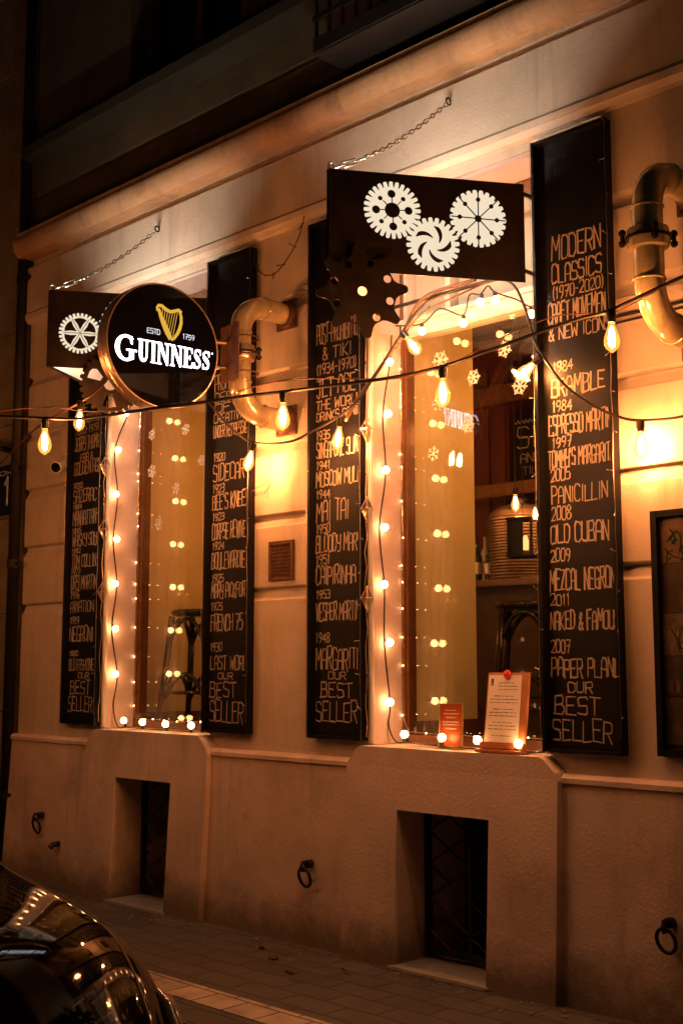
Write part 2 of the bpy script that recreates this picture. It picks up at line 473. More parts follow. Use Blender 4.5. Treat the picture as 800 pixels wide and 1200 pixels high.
# ------------------------------------------------------------------ hand-drawn letters
GL = {
'A':"0,0 0.02,.82 .3,1 .7,1 .98,.82 1,0;0,.42 1,.42", 'B':"0,0 0,1 .75,1 .95,.85 .8,.55 .1,.52;.8,.55 1,.4 1,.12 .8,0 -.12,.0",
'C':"1,.86 .75,1 .2,1 0,.85 0,.15 .2,0 .75,0 1,.12", 'D':"0,0 0,1 .65,1 1,.8 1,.2 .65,0 -.08,0", 'E':"1,1 0,1 0,0 1,0;0,.52 .75,.52",
'F':"0,-.05 0,1 1,1;0,.52 .75,.52", 'G':"1,.84 .75,1 .2,1 0,.85 0,.15 .2,0 1,0 1,.45 .5,.45", 'H':"0,0 0,1;1,0 1,1;0,.5 1,.5", 'I':".5,0 .5,1",
'J':".1,1 1,1;.7,1 .7,.15 .5,0 .15,0 0,.2", 'K':"0,0 0,1;1,1 .05,.45 1,-.05", 'L':"0,1 0,0 1,0", 'M':"0,0 .08,1 .5,.42 .92,1 1,0", 'N':"0,0 0,1 1,0 1,1",
'O':".2,0 0,.15 0,.85 .2,1 .8,1 1,.85 1,.15 .8,0 .2,0", 'P':"0,-.02 0,1 .8,1 1,.85 1,.6 .8,.45 .05,.45", 'Q':".2,0 0,.15 0,.85 .2,1 .8,1 1,.85 1,.15 .8,0 .2,0;.6,.25 1.05,-.1",
'R':"0,0 0,1 .8,1 1,.85 1,.62 .8,.48 .05,.48;.45,.48 1,-.04", 'S':"1,.88 .8,1 .15,1 0,.86 0,.64 .15,.53 .85,.5 1,.38 1,.13 .85,0 .15,0 0,.1", 'T':"-.05,1 1.05,1;.5,1 .5,0",
'U':"0,1 0,.15 .2,0 .8,0 1,.15 1,1", 'V':"0,1 .5,0 1,1", 'W':"0,1 .2,0 .5,.7 .8,0 1,1", 'X':"0,0 1,1;0,1 1,0", 'Y':"0,1 0,.6 .15,.5 .9,.5;1,1 1,.1 .8,-.05 .3,-.05", 'Z':"0,1 1,1 0,0 1,0",
'0':".2,0 0,.2 0,.8 .2,1 .8,1 1,.8 1,.2 .8,0 .2,0", '1':".15,.78 .55,1 .55,0", '2':"0,.8 .2,1 .8,1 1,.8 .95,.55 0,0 1,.02", '3':"0,.95 .7,1 1,.82 .9,.6 .35,.53;.35,.53 .9,.5 1,.25 .75,0 0,.04",
'4':".75,0 .75,1 0,.35 1.05,.35", '5':".95,1 .1,1 .05,.56 .75,.6 1,.4 .95,.12 .7,0 0,.05", '6':".9,.95 .4,1 .05,.6 0,.2 .25,0 .8,0 1,.22 .85,.48 .1,.42", '7':"0,1 1,1 .4,0;.25,.5 .9,.5",
'8':".5,.53 .12,.68 .12,.88 .35,1 .7,1 .9,.86 .88,.68 .5,.53 .05,.35 .02,.15 .25,0 .75,0 1,.15 .95,.35 .5,.53", '9':".9,.62 .6,.45 .15,.52 .02,.78 .3,1 .75,1 .95,.8 .85,.3 .45,0",
'&':"1,0 .25,.72 .3,.95 .55,1 .7,.85 .55,.6 .1,.35 .05,.1 .35,-.04 .75,.08 .95,.42", "'":".4,1.05 .35,.78", '(':".8,1.05 .35,.75 .35,.25 .8,-.05", ')':".2,1.05 .65,.75 .65,.25 .2,-.05", '-':".1,.5 .9,.5", '.':".4,0 .55,0",
}
NARROW = {'I': .35, "'": .35, '(': .5, ')': .5, ' ': .5, '1': .6, '-': .7, '.': .3, 'M': 1.25, 'W': 1.25}
def stroke(bm, pts, wid, mtx, hgt=0.0012):
    """a chalk stroke: low roof-shaped ribbon along pts (u,v)"""
    for a, b in zip(pts, pts[1:]):
        a = Vector((a[0], a[1])); b = Vector((b[0], b[1]))
        d = b - a
        if d.length < 1e-6: continue
        d.normalize(); nrm = Vector((-d.y, d.x))
        a2 = a - d*wid*0.4; b2 = b + d*wid*0.4
        pr_ = random.uniform(.75, 1.2); w1 = wid*pr_*random.uniform(.38, .62); w2 = wid*pr_*random.uniform(.38, .62); h = hgt*random.uniform(.8, 1.2)
        V = [bm.verts.new(mtx @ Vector((*q, z))) for q, z in ((a2+nrm*w1, 0), (a2, h), (a2-nrm*w1, 0), (b2+nrm*w2, 0), (b2, h), (b2-nrm*w2, 0))]
        bm.faces.new((V[0], V[1], V[4], V[3])); bm.faces.new((V[1], V[2], V[5], V[4]))

def write(bm, text, u0, u1, v0, v1, wid, mtx, jit=0.03, slant=0.0, hgt=0.0012):
    adv = [NARROW.get(c, 1.0) for c in text]
    gap = 0.28
    tot = sum(adv) + gap*(len(text)-1)
    sx = (u1-u0)/tot; H = v1-v0
    x = u0
    for c, a in zip(text, adv):
        g = GL.get(c)
        if g:
            w_ = a*sx
            dy = random.uniform(-jit, jit)*H*0.8
            sc = random.uniform(.95, 1.06)
            for pl in g.split(';'):
                pts = []
                for q in pl.split(' '):
                    px, py = (float(t) for t in q.split(','))
                    if c in "I'()1-.": px = px
                    px += random.uniform(-jit, jit); py += random.uniform(-jit, jit)*0.7
                    pts.append((x + px*w_ + slant*py*H, v0 + dy + py*H*sc))
                stroke(bm, pts, wid, mtx, hgt)
        x += (a+gap)*sx

# ================================================================== GROUND
GZ = 0.05
bm = NB(); box(bm, -120, 120, -120, 40, -0.30, -0.10); struct('road', bm, M['asphalt'])
bm = NB(); box(bm, -40, 40, -2.42, 0.4, -0.2, GZ); struct('pavement', bm, M['pavers'])
bm = NB()
x = -40.0
while x < 40:
    box(bm, x+.004, x+.996, -2.57, -2.425, -0.2, GZ+0.004, bev=0.012); x += 1.0
struct('kerb', bm, M['kerb'])
bm = NB(); box(bm, -10, 10, -1.19, -1.00, GZ-0.02, GZ+0.004); struct('pale_pavement', bm, M['linepav'])

# ================================================================== BAR BUILDING
bar = thing('bar_building', 'plastered old street building with two tall bar windows between black cocktail boards', 'building', (-5, 0, 0))
XL, XR = -7.95, 4.0
W1 = (-6.90, -5.76); W2 = (-4.46, -3.30)
HEAD, SILLZ = 4.0, 1.10
WT = 0.35

def pier_profile():
    pr = [(0.0, 1.0)]
    for zj in (1.94, 2.36, 2.785, 3.21, 3.63):
        pr += [(0.0, zj-0.060), (0.012, zj-0.047), (0.030, zj-0.012), (0.032, zj+0.004), (0.004, zj+0.014), (0.0, zj+0.020)]
    pr += [(0.0, HEAD+0.2), (WT, HEAD+0.2), (WT, 1.0)]
    return pr
bm = NB()
for a, b in ((XL, W1[0]), (W1[1], W2[0]), (W2[1], XR)):
    rail(bm, pier_profile(), a, b)
for a, b in (W1, W2):
    box(bm, a, b, 0.0, WT, HEAD, HEAD+0.2)
box(bm, XL, XR, 0.0, WT, HEAD+0.2, 4.6)
wall = obj('wall', bm, M['plaster'], bar)

# plastered jambs and soffits (face of the openings), with a bead at the outer edge
bm = NB()
for a, b in (W1, W2):
    for xs, s in ((a, 1), (b, -1)):
        x0, x1 = sorted((xs + s*0.002, xs + s*0.022))
        box(bm, x0, x1, 0.012, 0.235, SILLZ+0.002, HEAD-0.002)
    box(bm, a+0.022, b-0.022, 0.012, 0.235, HEAD-0.022, HEAD-0.003)
obj('window_reveal', bm, M['reveal'], bar)
bm = NB()
for a, b in (W1, W2):
    for xs, s in ((a, 1), (b, -1)):
        tube(bm, [(xs+s*0.022, -0.004, SILLZ+0.01), (xs+s*0.022, -0.004, HEAD-0.004)], 0.017, 8)
obj('reveal_bead', bm, M['trim'], bar, smooth=True)

# plinth with a slight batter, basement openings left free, raised breasts under the windows
def plinth_prof(f, z0, z1, top=None):
    def yy(z): return -f - 0.05*(1.02-z)/0.97
    return [(yy(z0), z0), (yy(z1), z1), (0.12, z1), (0.12, z0)]
N1 = (-6.58, -6.01); N2 = (-4.175, -3.60); NZ = (0.81, 0.80)
BR = ((-6.935, -5.68), (-4.53, -3.22))
bm = NB()
for a, b in ((XL, BR[0][0]), (BR[0][1], BR[1][0]), (BR[1][1], XR)):
    rail(bm, [(-0.10, 0.0), (-0.05, 0.985), (-0.062, 0.99), (-0.062, 1.012), (-0.045, 1.03), (0.01, 1.03), (0.1, 1.0), (0.1, 0.0)], a, b)
for (a, b), (n0, n1), nz in zip(BR, (N1, N2), NZ):
    rail(bm, plinth_prof(0.09, 0.0, nz), a, n0)
    rail(bm, plinth_prof(0.09, 0.0, nz), n1, b)
    rail(bm, plinth_prof(0.09, nz, 1.0), a, b)
    # sill block with clipped shoulders
    prism(bm, [(a, 1.0), (b, 1.0), (b-0.012, 1.03), (b-0.075, SILLZ-0.01), (b-0.10, SILLZ), (a+0.10, SILLZ), (a+0.075, SILLZ-0.01), (a+0.012, 1.03)], -0.0905, 0.30, XZY)
    # basement embrasure: splayed sides, back wall stays open for the grille
    box(bm, n0-0.3, n0, 0.12, 0.5, 0.0, nz+0.1)
    box(bm, n1, n1+0.3, 0.12, 0.5, 0.0, nz+0.1)
    box(bm, n0-0.3, n1+0.3, 0.12, 0.5, nz, 1.0)
plinth = obj('plinth', bm, M['plinth'], bar)
for n0, n1 in (N1, N2):
    bm = NB(); box(bm, n0-0.02, n1+0.02, -0.165, 0.3, 0.02, GZ+0.016, bev=0.006)
    obj('basement_threshold', bm, M['kerb'], bar)
    bm = NB(); box(bm, n0-0.2, n1+0.2, 0.42, 0.44, 0.05, 1.0)
    obj('basement_back', bm, M['black'], bar)

for n0, n1 in (N1, N2):
    nz = 0.81
    bm = NB()
    t = 0.028; y0, y1 = 0.10, 0.135
    box(bm, n0+.004, n0+t, y0, y1, GZ+0.04, nz-.012); box(bm, n1-t, n1-.004, y0, y1, GZ+0.04, nz-.012)
    box(bm, n0+t, n1-t, y0+.002, y1-.002, GZ+0.04, GZ+0.07); box(bm, n0+t, n1-t, y0+.002, y1-.002, nz-.042, nz-.012)
    box(bm, (n0+n1)/2-.012, (n0+n1)/2+.012, y0+.004, y1-.004, GZ+.07, nz-.042)
    # lozenge lattice
    def clip(p, q):
        return p, q
    h0, h1 = GZ+.07, nz-.042
    n = 5
    wv = (n1-n0-2*t)/4
    for k in range(8):
        zz = h0 + (h1-h0)*k/8
        for c in range(4):
            xa = n0+t+wv*c; xb = xa+wv; dz = (h1-h0)/8
            if (k+c) % 2: tube(bm, [(xa, y0+.012, zz), (xb, y0+.012, zz+dz)], 0.006, 5)
            else: tube(bm, [(xb, y0+.012, zz), (xa, y0+.012, zz+dz)], 0.006, 5)
    g = obj('basement_grille', bm, M['darkiron'], bar)

# frieze, ledge mould, cornice
bm = NB()
rail(bm, [(0.0, 4.045), (-0.03, 4.05), (-0.055, 4.075), (-0.06, 4.11), (-0.045, 4.13), (-0.045, 4.475), (-0.030, 4.485), (0.0, 4.485)], XL, XR)
obj('frieze', bm, M['plaster'], bar)
bm = NB()
rail(bm, [(0.0, 4.545), (-0.10, 4.547), (-0.105, 4.535), (-0.13, 4.535), (-0.165, 4.575), (-0.18, 4.62), (-0.175, 4.66), (-0.15, 4.69), (-0.15, 4.715), (0.0, 4.75)], XL, XR)
obj('cornice', bm, M['cornice'], bar, auto=True)
# upper storey
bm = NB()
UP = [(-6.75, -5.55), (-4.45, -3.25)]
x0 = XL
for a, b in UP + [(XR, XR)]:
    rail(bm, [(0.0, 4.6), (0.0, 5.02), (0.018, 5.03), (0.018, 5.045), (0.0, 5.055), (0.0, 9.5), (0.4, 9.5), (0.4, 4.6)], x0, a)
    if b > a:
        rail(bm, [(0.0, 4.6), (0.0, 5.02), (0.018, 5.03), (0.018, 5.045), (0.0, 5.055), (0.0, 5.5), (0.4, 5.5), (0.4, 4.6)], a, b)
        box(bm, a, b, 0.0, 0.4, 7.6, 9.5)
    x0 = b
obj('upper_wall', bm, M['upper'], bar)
bm = NB()
rail(bm, [(0.0, 5.26), (-0.06, 5.29), (-0.12, 5.33), (-0.13, 5.40), (-0.10, 5.42), (0.0, 5.44)], XL, XR)
obj('string_course', bm, M['moss'], bar, auto=True)
for a, b in UP:
    bm = NB()
    for xx in (a, (a+b)/2-0.03, b-0.06): box(bm, xx, xx+0.06, 0.14, 0.20, 5.5, 7.6)
    for zz in (5.5, 6.9, 7.54): box(bm, a+.06, b-.06, 0.145, 0.195, zz, zz+0.06)
    uw = obj('upper_window', bm, M['upper'], bar)
    bm = NB(); box(bm, a, b, 0.21, 0.22, 5.5, 7.6); obj('pane', bm, M['carglass'], uw)
# shallow balcony with its bars above the second window
bm = NB(); box(bm, -4.55, -2.2, -0.34, -0.02, 4.80, 4.90, bev=.01)
bm2 = NB()
for k in range(24):
    xx = -4.53 + k*0.1
    box(bm2, xx-.008, xx+.008, -0.33, -0.314, 4.90, 5.85)
box(bm2, -4.55, -2.2, -0.335, -0.309, 5.85, 5.89)
box(bm2, -4.55, -2.2, -0.3335, -0.3105, 5.0, 5.03)
bal = obj('balcony', bm, M['black'], bar)
obj('balcony_railing', bm2, M['darkiron'], bal)

# windows: varnished frame, transom, double panes
for (a, b), inner_end in ((W1, 0.42), (W2, 0.886)):
    bm = NB()
    y0, y1 = 0.237, 0.335
    s = 0.016
    z0, z1 = SILLZ+0.002, HEAD-0.024
    box(bm, a+.022, a+.022+s, y0, y1, z0, z1)
    box(bm, b-.022-s, b-.022, y0, y1, z0, z1)
    xa, xb = a+.022+s, b-.022-s
    box(bm, xa, xb, y0+.002, y1-.002, z0, z0+0.045)
    box(bm, xa, xb, y0+.004, y1-.004, z1-.05, z1)
    # glazing bead, slightly proud of the pane
    box(bm, xa, xa+.007, 0.262, 0.275, z0+.045, 3.29); box(bm, xb-.007, xb, 0.262, 0.275, z0+.045, 3.29)
    fr = obj('window', bm, M['frame'], bar)
    bm = NB()
    box(bm, xa, xb, y0-.012, y1, 3.30, 3.39, bev=.006)
    box(bm, xa, xb, y0-.03, y0-.013, 3.375, 3.40)
    box(bm, xa+.002, xa+.03, y0+.01, y1-.01, 3.40, z1-.05); box(bm, xb-.03, xb-.002, y0+.01, y1-.01, 3.40, z1-.05)
    xm = xa + 0.30
    box(bm, xm, xm+.035, y0+.012, y1-.012, 3.40, z1-.05)
    obj('transom', bm, M['trim'], fr)
    for yy in (0.283, 0.318):
        bm = NB(); box(bm, xa+.001, xb-.001, yy, yy+.004, z0+.046, 3.299)
        obj('pane', bm, M['glass'], fr)
    bm = NB(); box(bm, xa+.03, xb-.03, 0.29, 0.294, 3.40, z1-.051); obj('fanlight_pane', bm, M['glass'], fr)
    # pale blind behind the fanlight
    bm = NB(); box(bm, xa+.03, xb-.03, 0.325, 0.33, 3.40, z1-.051); obj('fanlight_blind', bm, M['trim'], fr)

# interior: ochre inner jambs, room
bm = NB()
box(bm, -4.7, W2[0]+.012, WT+.001, 0.886, 1.0, 3.6)
box(bm, -7.7, -7.5, WT+.001, 4.2, 1.0, 4.3)
box(bm, W1[1]+0.0, W1[1]+0.15, WT+.001, 0.70, 1.0, 3.6)
obj('interior_wall', bm, M['inner'], bar)
bm = NB(); box(bm, -4.64, W2[0]+.026, WT+.002, 0.90, 1.055, 1.21); obj('interior_skirting', bm, M['frame'], bar); bm = NB(); box(bm, -7.5, -7.485, WT+.002, 4.2, 1.055, 1.17)
obj('interior_skirting', bm, M['frame'], bar)
bm = NB(); box(bm, -8, 1, WT+.001, 4.4, 0.95, 1.05); obj('interior_floor', bm, M['floor'], bar)
bm = NB(); box(bm, -8, 1, WT+.001, 4.4, 4.25, 4.35); obj('interior_ceiling', bm, M['ceil'], bar)
bm = NB(); box(bm, -7.7, 1, 4.2, 4.3, 1.05, 4.25); box(bm, 0.8, 0.9, WT+.001, 4.2, 1.05, 4.25); obj('interior_back_wall', bm, M['darkwood'], bar)
bm = NB(); box(bm, -6.7, -6.02, 3.3, 4.19, 1.06, 4.24)
for k in range(4): box(bm, -6.69+k*.17, -6.55+k*.17, 3.28, 3.299, 1.3, 4.0, bev=.004)
obj('interior_panelling', bm, M['redwood'], bar)
bm = NB(); box(bm, -6.4, -1.0, 2.9, 3.0, 2.83, 2.93, bev=.01); box(bm, -6.4, -1.0, 3.02, 3.12, 3.6, 3.75); obj('interior_beam', bm, M['frame'], bar)

# ================================================================== NEIGHBOUR
nb = thing('neighbouring_building', 'dark soot stained stone house front beyond the drainpipe', 'building', (-9, 0, 0))
bm = NB()
pr = [(0.03, 0.0)]
z = 0.45
while z < 9.3:
    pr += [(0.03, z-.012), (0.05, z-.006), (0.05, z+.006), (0.03, z+.012)]; z += 0.72
pr += [(0.03, 9.5), (0.5, 9.5), (0.5, 0.0)]
rail(bm, pr, -14, -8.10)
obj('wall', bm, M['stone'], nb)
bm = NB(); box(bm, -8.10, XL-.001, 0.12, 0.3, 0, 9.5); obj('party_joint', bm, M['black'], nb)

dp = thing('drainpipe', 'dark iron drainpipe running down the joint between the two buildings', 'drainpipe', (-7.985, -0.06, GZ))
bm = NB(); tube(bm, [(-7.985, -0.06, GZ), (-7.985, -0.06, 9.4)], 0.042, 14); obj('pipe', bm, M['darkiron'], dp, smooth=True)
for z in (0.6, 2.25, 2.96, 4.4, 5.3):
    bm = NB(); tube(bm, [(-7.985, -0.06, z-.03), (-7.985, -0.06, z+.03)], 0.050, 14); box(bm, -8.03, -7.90, -0.075, -0.045, z-.012, z+.012)
    obj('pipe_bracket', bm, M['darkiron'], dp)

# ================================================================== WALL FITTINGS
vg = thing('vent_grille', 'small square metal vent grille between the second and third menu boards', 'vent', (-5.14, 0, 2.0))
bm = NB()
x0, x1, z0, z1 = -5.24, -5.035, 1.99, 2.215
for a in ((x0, x1, z0, z0+.02), (x0, x1, z1-.02, z1), (x0, x0+.02, z0+.02, z1-.02), (x1-.02, x1, z0+.02, z1-.02)): box(bm, a[0], a[1], -.014, .02, a[2], a[3])
obj('frame', bm, M['rust'], vg)
bm = NB()
for k in range(1, 9):
    zz = z0+.02 + k*(z1-z0-.04)/9; box(bm, x0+.02, x1-.02, -.009, -.003, zz-.003, zz+.003)
for k in range(1, 9):
    xx = x0+.02 + k*(x1-x0-.04)/9; box(bm, xx-.003, xx+.003, -.0085, -.0035, z0+.02, z1-.02)
obj('mesh', bm, M['rust'], vg)
bm = NB(); box(bm, x0+.01, x1-.01, -.002, .001, z0+.01, z1-.01); obj('backing', bm, M['black'], vg)

RING_L = ['black iron tethering ring on the plinth near the drainpipe', 'black iron tethering ring on the plinth between the two basement windows', 'black iron tethering ring low on the plinth under the framed photos']
ring0 = None
for lab, (rx, rz) in zip(RING_L, ((-7.46, 0.50), (-4.81, 0.47), (-2.685, 0.47))):
    if ring0 is None:
        ring0 = thing('tethering_ring', lab, 'wall ring', (rx, -0.10, rz), 'iron rings on the plinth')
        bm = NB()
        tube(bm, [(.050*math.sin(t)*.85, -.024-.014*math.cos(t), -.016-.050+.050*math.cos(t)) for t in [2*math.pi*k/20 for k in range(20)]], 0.0085, 8, closed=True)
        obj('ring', bm, M['darkiron'], ring0, smooth=True, loc=(0, 0, 0))
        bm = NB()
        lathe(bm, [(0, .0), (.022, .0), (.022, .042), (.0, .047)], axis_m((0, .03, -.0), (0, -1, 0)), 14)
        tube(bm, [(0, -.005, 0.012), (0, -.04, .012), (0, -.05, -.01), (0, -.04, -.03), (0, -.01, -.03)], .009, 8)
        obj('staple', bm, M['darkiron'], ring0, loc=(0, 0, 0))
    else:
        r = ring0.copy(); COL.objects.link(r); r.location = (rx, -0.10, rz); r['label'] = lab
        for ch in list(ring0.children):
            c = ch.copy(); COL.objects.link(c); c.parent = r
bm = NB(); tube(bm, [(-7.24, -.06, .335), (-7.24, -.13, .33), (-7.24, -.15, .31)], .018, 10)
tag(obj('pipe_stub', bm, M['darkiron'], loc=(0, 0, 0)), 'small iron pipe stub poking from the plinth near the parked car', 'pipe')

cc = thing('security_camera', 'white bullet security camera on the wall beside the first menu board', 'security camera', (-7.3, 0, 2.88))
ax = axis_m((-7.30, -0.15, 2.875), (0.45, -0.72, -0.30))
bm = NB(); lathe(bm, [(0, -.20), (.03, -.20), (.036, -.19), (.038, -.02), (.041, -.015), (.041, .012), (.036, .014)], ax, 18); obj('body', bm, M['whiteplastic'], cc, auto=True)
bm = NB(); lathe(bm, [(.036, .006), (.034, .014), (.012, .010), (0, .008)], ax, 18); obj('lens', bm, M['signface'], cc, auto=True)
bm = NB(); tube(bm, spline([(-7.335, -.075, 2.90), (-7.35, -.05, 2.95), (-7.35, -.02, 2.96)], 4), .012, 8)
lathe(bm, [(0, 0), (.04, 0), (.04, .02), (0, .025)], axis_m((-7.35, 0.0, 2.96), (0, -1, 0)), 14); obj('mount', bm, M['whiteplastic'], cc, auto=True)
bm = NB(); box(bm, -7.42, -7.335, -.05, -.001, 2.98, 3.16, bev=.006); tube(bm, [(-7.43, -.006, 2.96), (-7.43, -.006, 3.4)], .005, 6)
tag(obj('junction_box', bm, M['plaster'], loc=(0, 0, 0)), 'flat pale junction box above the security camera', 'junction box')

# house number on the neighbour
hn = thing('house_number_plate', 'dark blue enamel house number plate on the stone wall', 'house number', (-8.3, 0, 2.8))
bm = NB(); box(bm, -8.55, -8.125, 0.004, 0.02, 2.64, 3.02, bev=.004); obj('plate', bm, M['blueenamel'], hn)
bm = NB(); mt = Matrix(((1,0,0,0),(0,0,-1,0.003),(0,1,0,0),(0,0,0,1)))
write(bm, "11", -8.42, -8.18, 2.72, 2.91, .028, mt, jit=0)
write(bm, "NOW", -8.42, -8.16, 2.945, 2.975, .006, mt, jit=0)
obj('lettering', bm, M['whiteenamel'], hn)
bm = NB(); tube(bm, [(-8.14, .03, 3.11), (-8.14, -.10, 3.12), (-8.30, -.30, 3.13), (-8.6, -.6, 3.13)], .022, 10); lathe(bm, [(0, 0), (.05, 0), (.05, .03), (0, .035)], axis_m((-8.14, .03, 3.11), (0, -1, 0)), 14)
tag(obj('wall_bracket', bm, M['darkiron'], loc=(0, 0, 0)), 'black iron arm bracket above the house number plate', 'bracket')

# framed photographs at the far end of the wall
pf = thing('framed_photos', 'tall black frame of bar photographs hanging on the plaster wall', 'picture frame', (-2.4, 0, 1.13))
x0, x1, z0, z1 = -2.745, -2.20, 1.13, 2.165
bm = NB(); 
box(bm, x0, x0+.028, -.045, -.002, z0, z1); box(bm, x1-.028, x1, -.045, -.002, z0, z1)
box(bm, x0+.028, x1-.028, -.043, -.002, z0, z0+.028); box(bm, x0+.028, x1-.028, -.043, -.002, z1-.028, z1)
obj('frame', bm, M['boardrim'], pf)
bm = NB(); box(bm, x0+.02, x1-.02, -.014, -.004, z0+.02, z1-.02); obj('backing', bm, M['black'], pf)
pcol = [((.17,.09,.055),(.08,.045,.025)), ((.05,.025,.016),(.02,.011,.007)), ((.17,.125,.08),(.07,.055,.034)), ((.018,.016,.01),(.06,.045,.025)), ((.10,.075,.045),(.04,.03,.018))]
zz = z1-.03
for i, h in enumerate((.20, .21, .18, .17, .20)):
    for c in range(2):
        bm = NB(); xa = x0+.032+c*.242; box(bm, xa, xa+.236, -.020, -.015, zz-h+.004, zz)
        a, b = pcol[(i+c*2) % 5]
        key = 'photo_%d_%d' % (i, c)
        m = mat(key, tuple((p+q)/2 for p, q in zip(a, b)), .45, var=.55, scale=9+3*i, stain=b, stain_amt=.8)
        ph = obj('photo', bm, m, pf)
        bm = NB(); mt = Matrix(((1,0,0,0),(0,0,-1,-0.0203),(0,1,0,0),(0,0,0,1)))
        if i == 0 and c == 0:
            for k in range(16):
                u, v = xa+random.uniform(.02,.2), zz-random.uniform(.02,.15)
                pts = [(u, v)]
                for s in range(4): pts.append((pts[-1][0]+random.uniform(-.02,.03), pts[-1][1]+random.uniform(-.03,.02)))
                pts = [(min(xa+.23, max(xa+.006, p[0])), min(zz-.008, max(zz-h+.01, p[1]))) for p in pts]
                stroke(bm, pts, .006, mt)
        elif i == 3:
            for k in range(6):
                u = xa+.02+k*.036; box(bm, u, u+.02, -.0225, -.0205, zz-h+.02, zz-h+.02+random.choice((.05,.09,.07)))
        else:
            for q in range(2 + i % 2):
                u0, v0 = xa+random.uniform(.05,.18), zz-h+.015
                for k in range(6):
                    an = math.pi/2 + random.uniform(-.9, .9); L = random.uniform(.06, h-.05)
                    pts = [(u0+L*f*math.cos(an+.5*f*(1 if an < 1.57 else -1)), v0+L*f*math.sin(an)) for f in (0, .35, .7, 1)]
                    pts = [(min(xa+.23, max(xa+.006, p[0])), min(zz-.008, p[1])) for p in pts]
                    stroke(bm, pts, random.uniform(.003, .009), mt)
        if not bm.verts: bm.free(); continue
        obj('picture_detail', bm, M['bottle'] if i in (0, 2) else M['rust'], ph)
    zz -= h

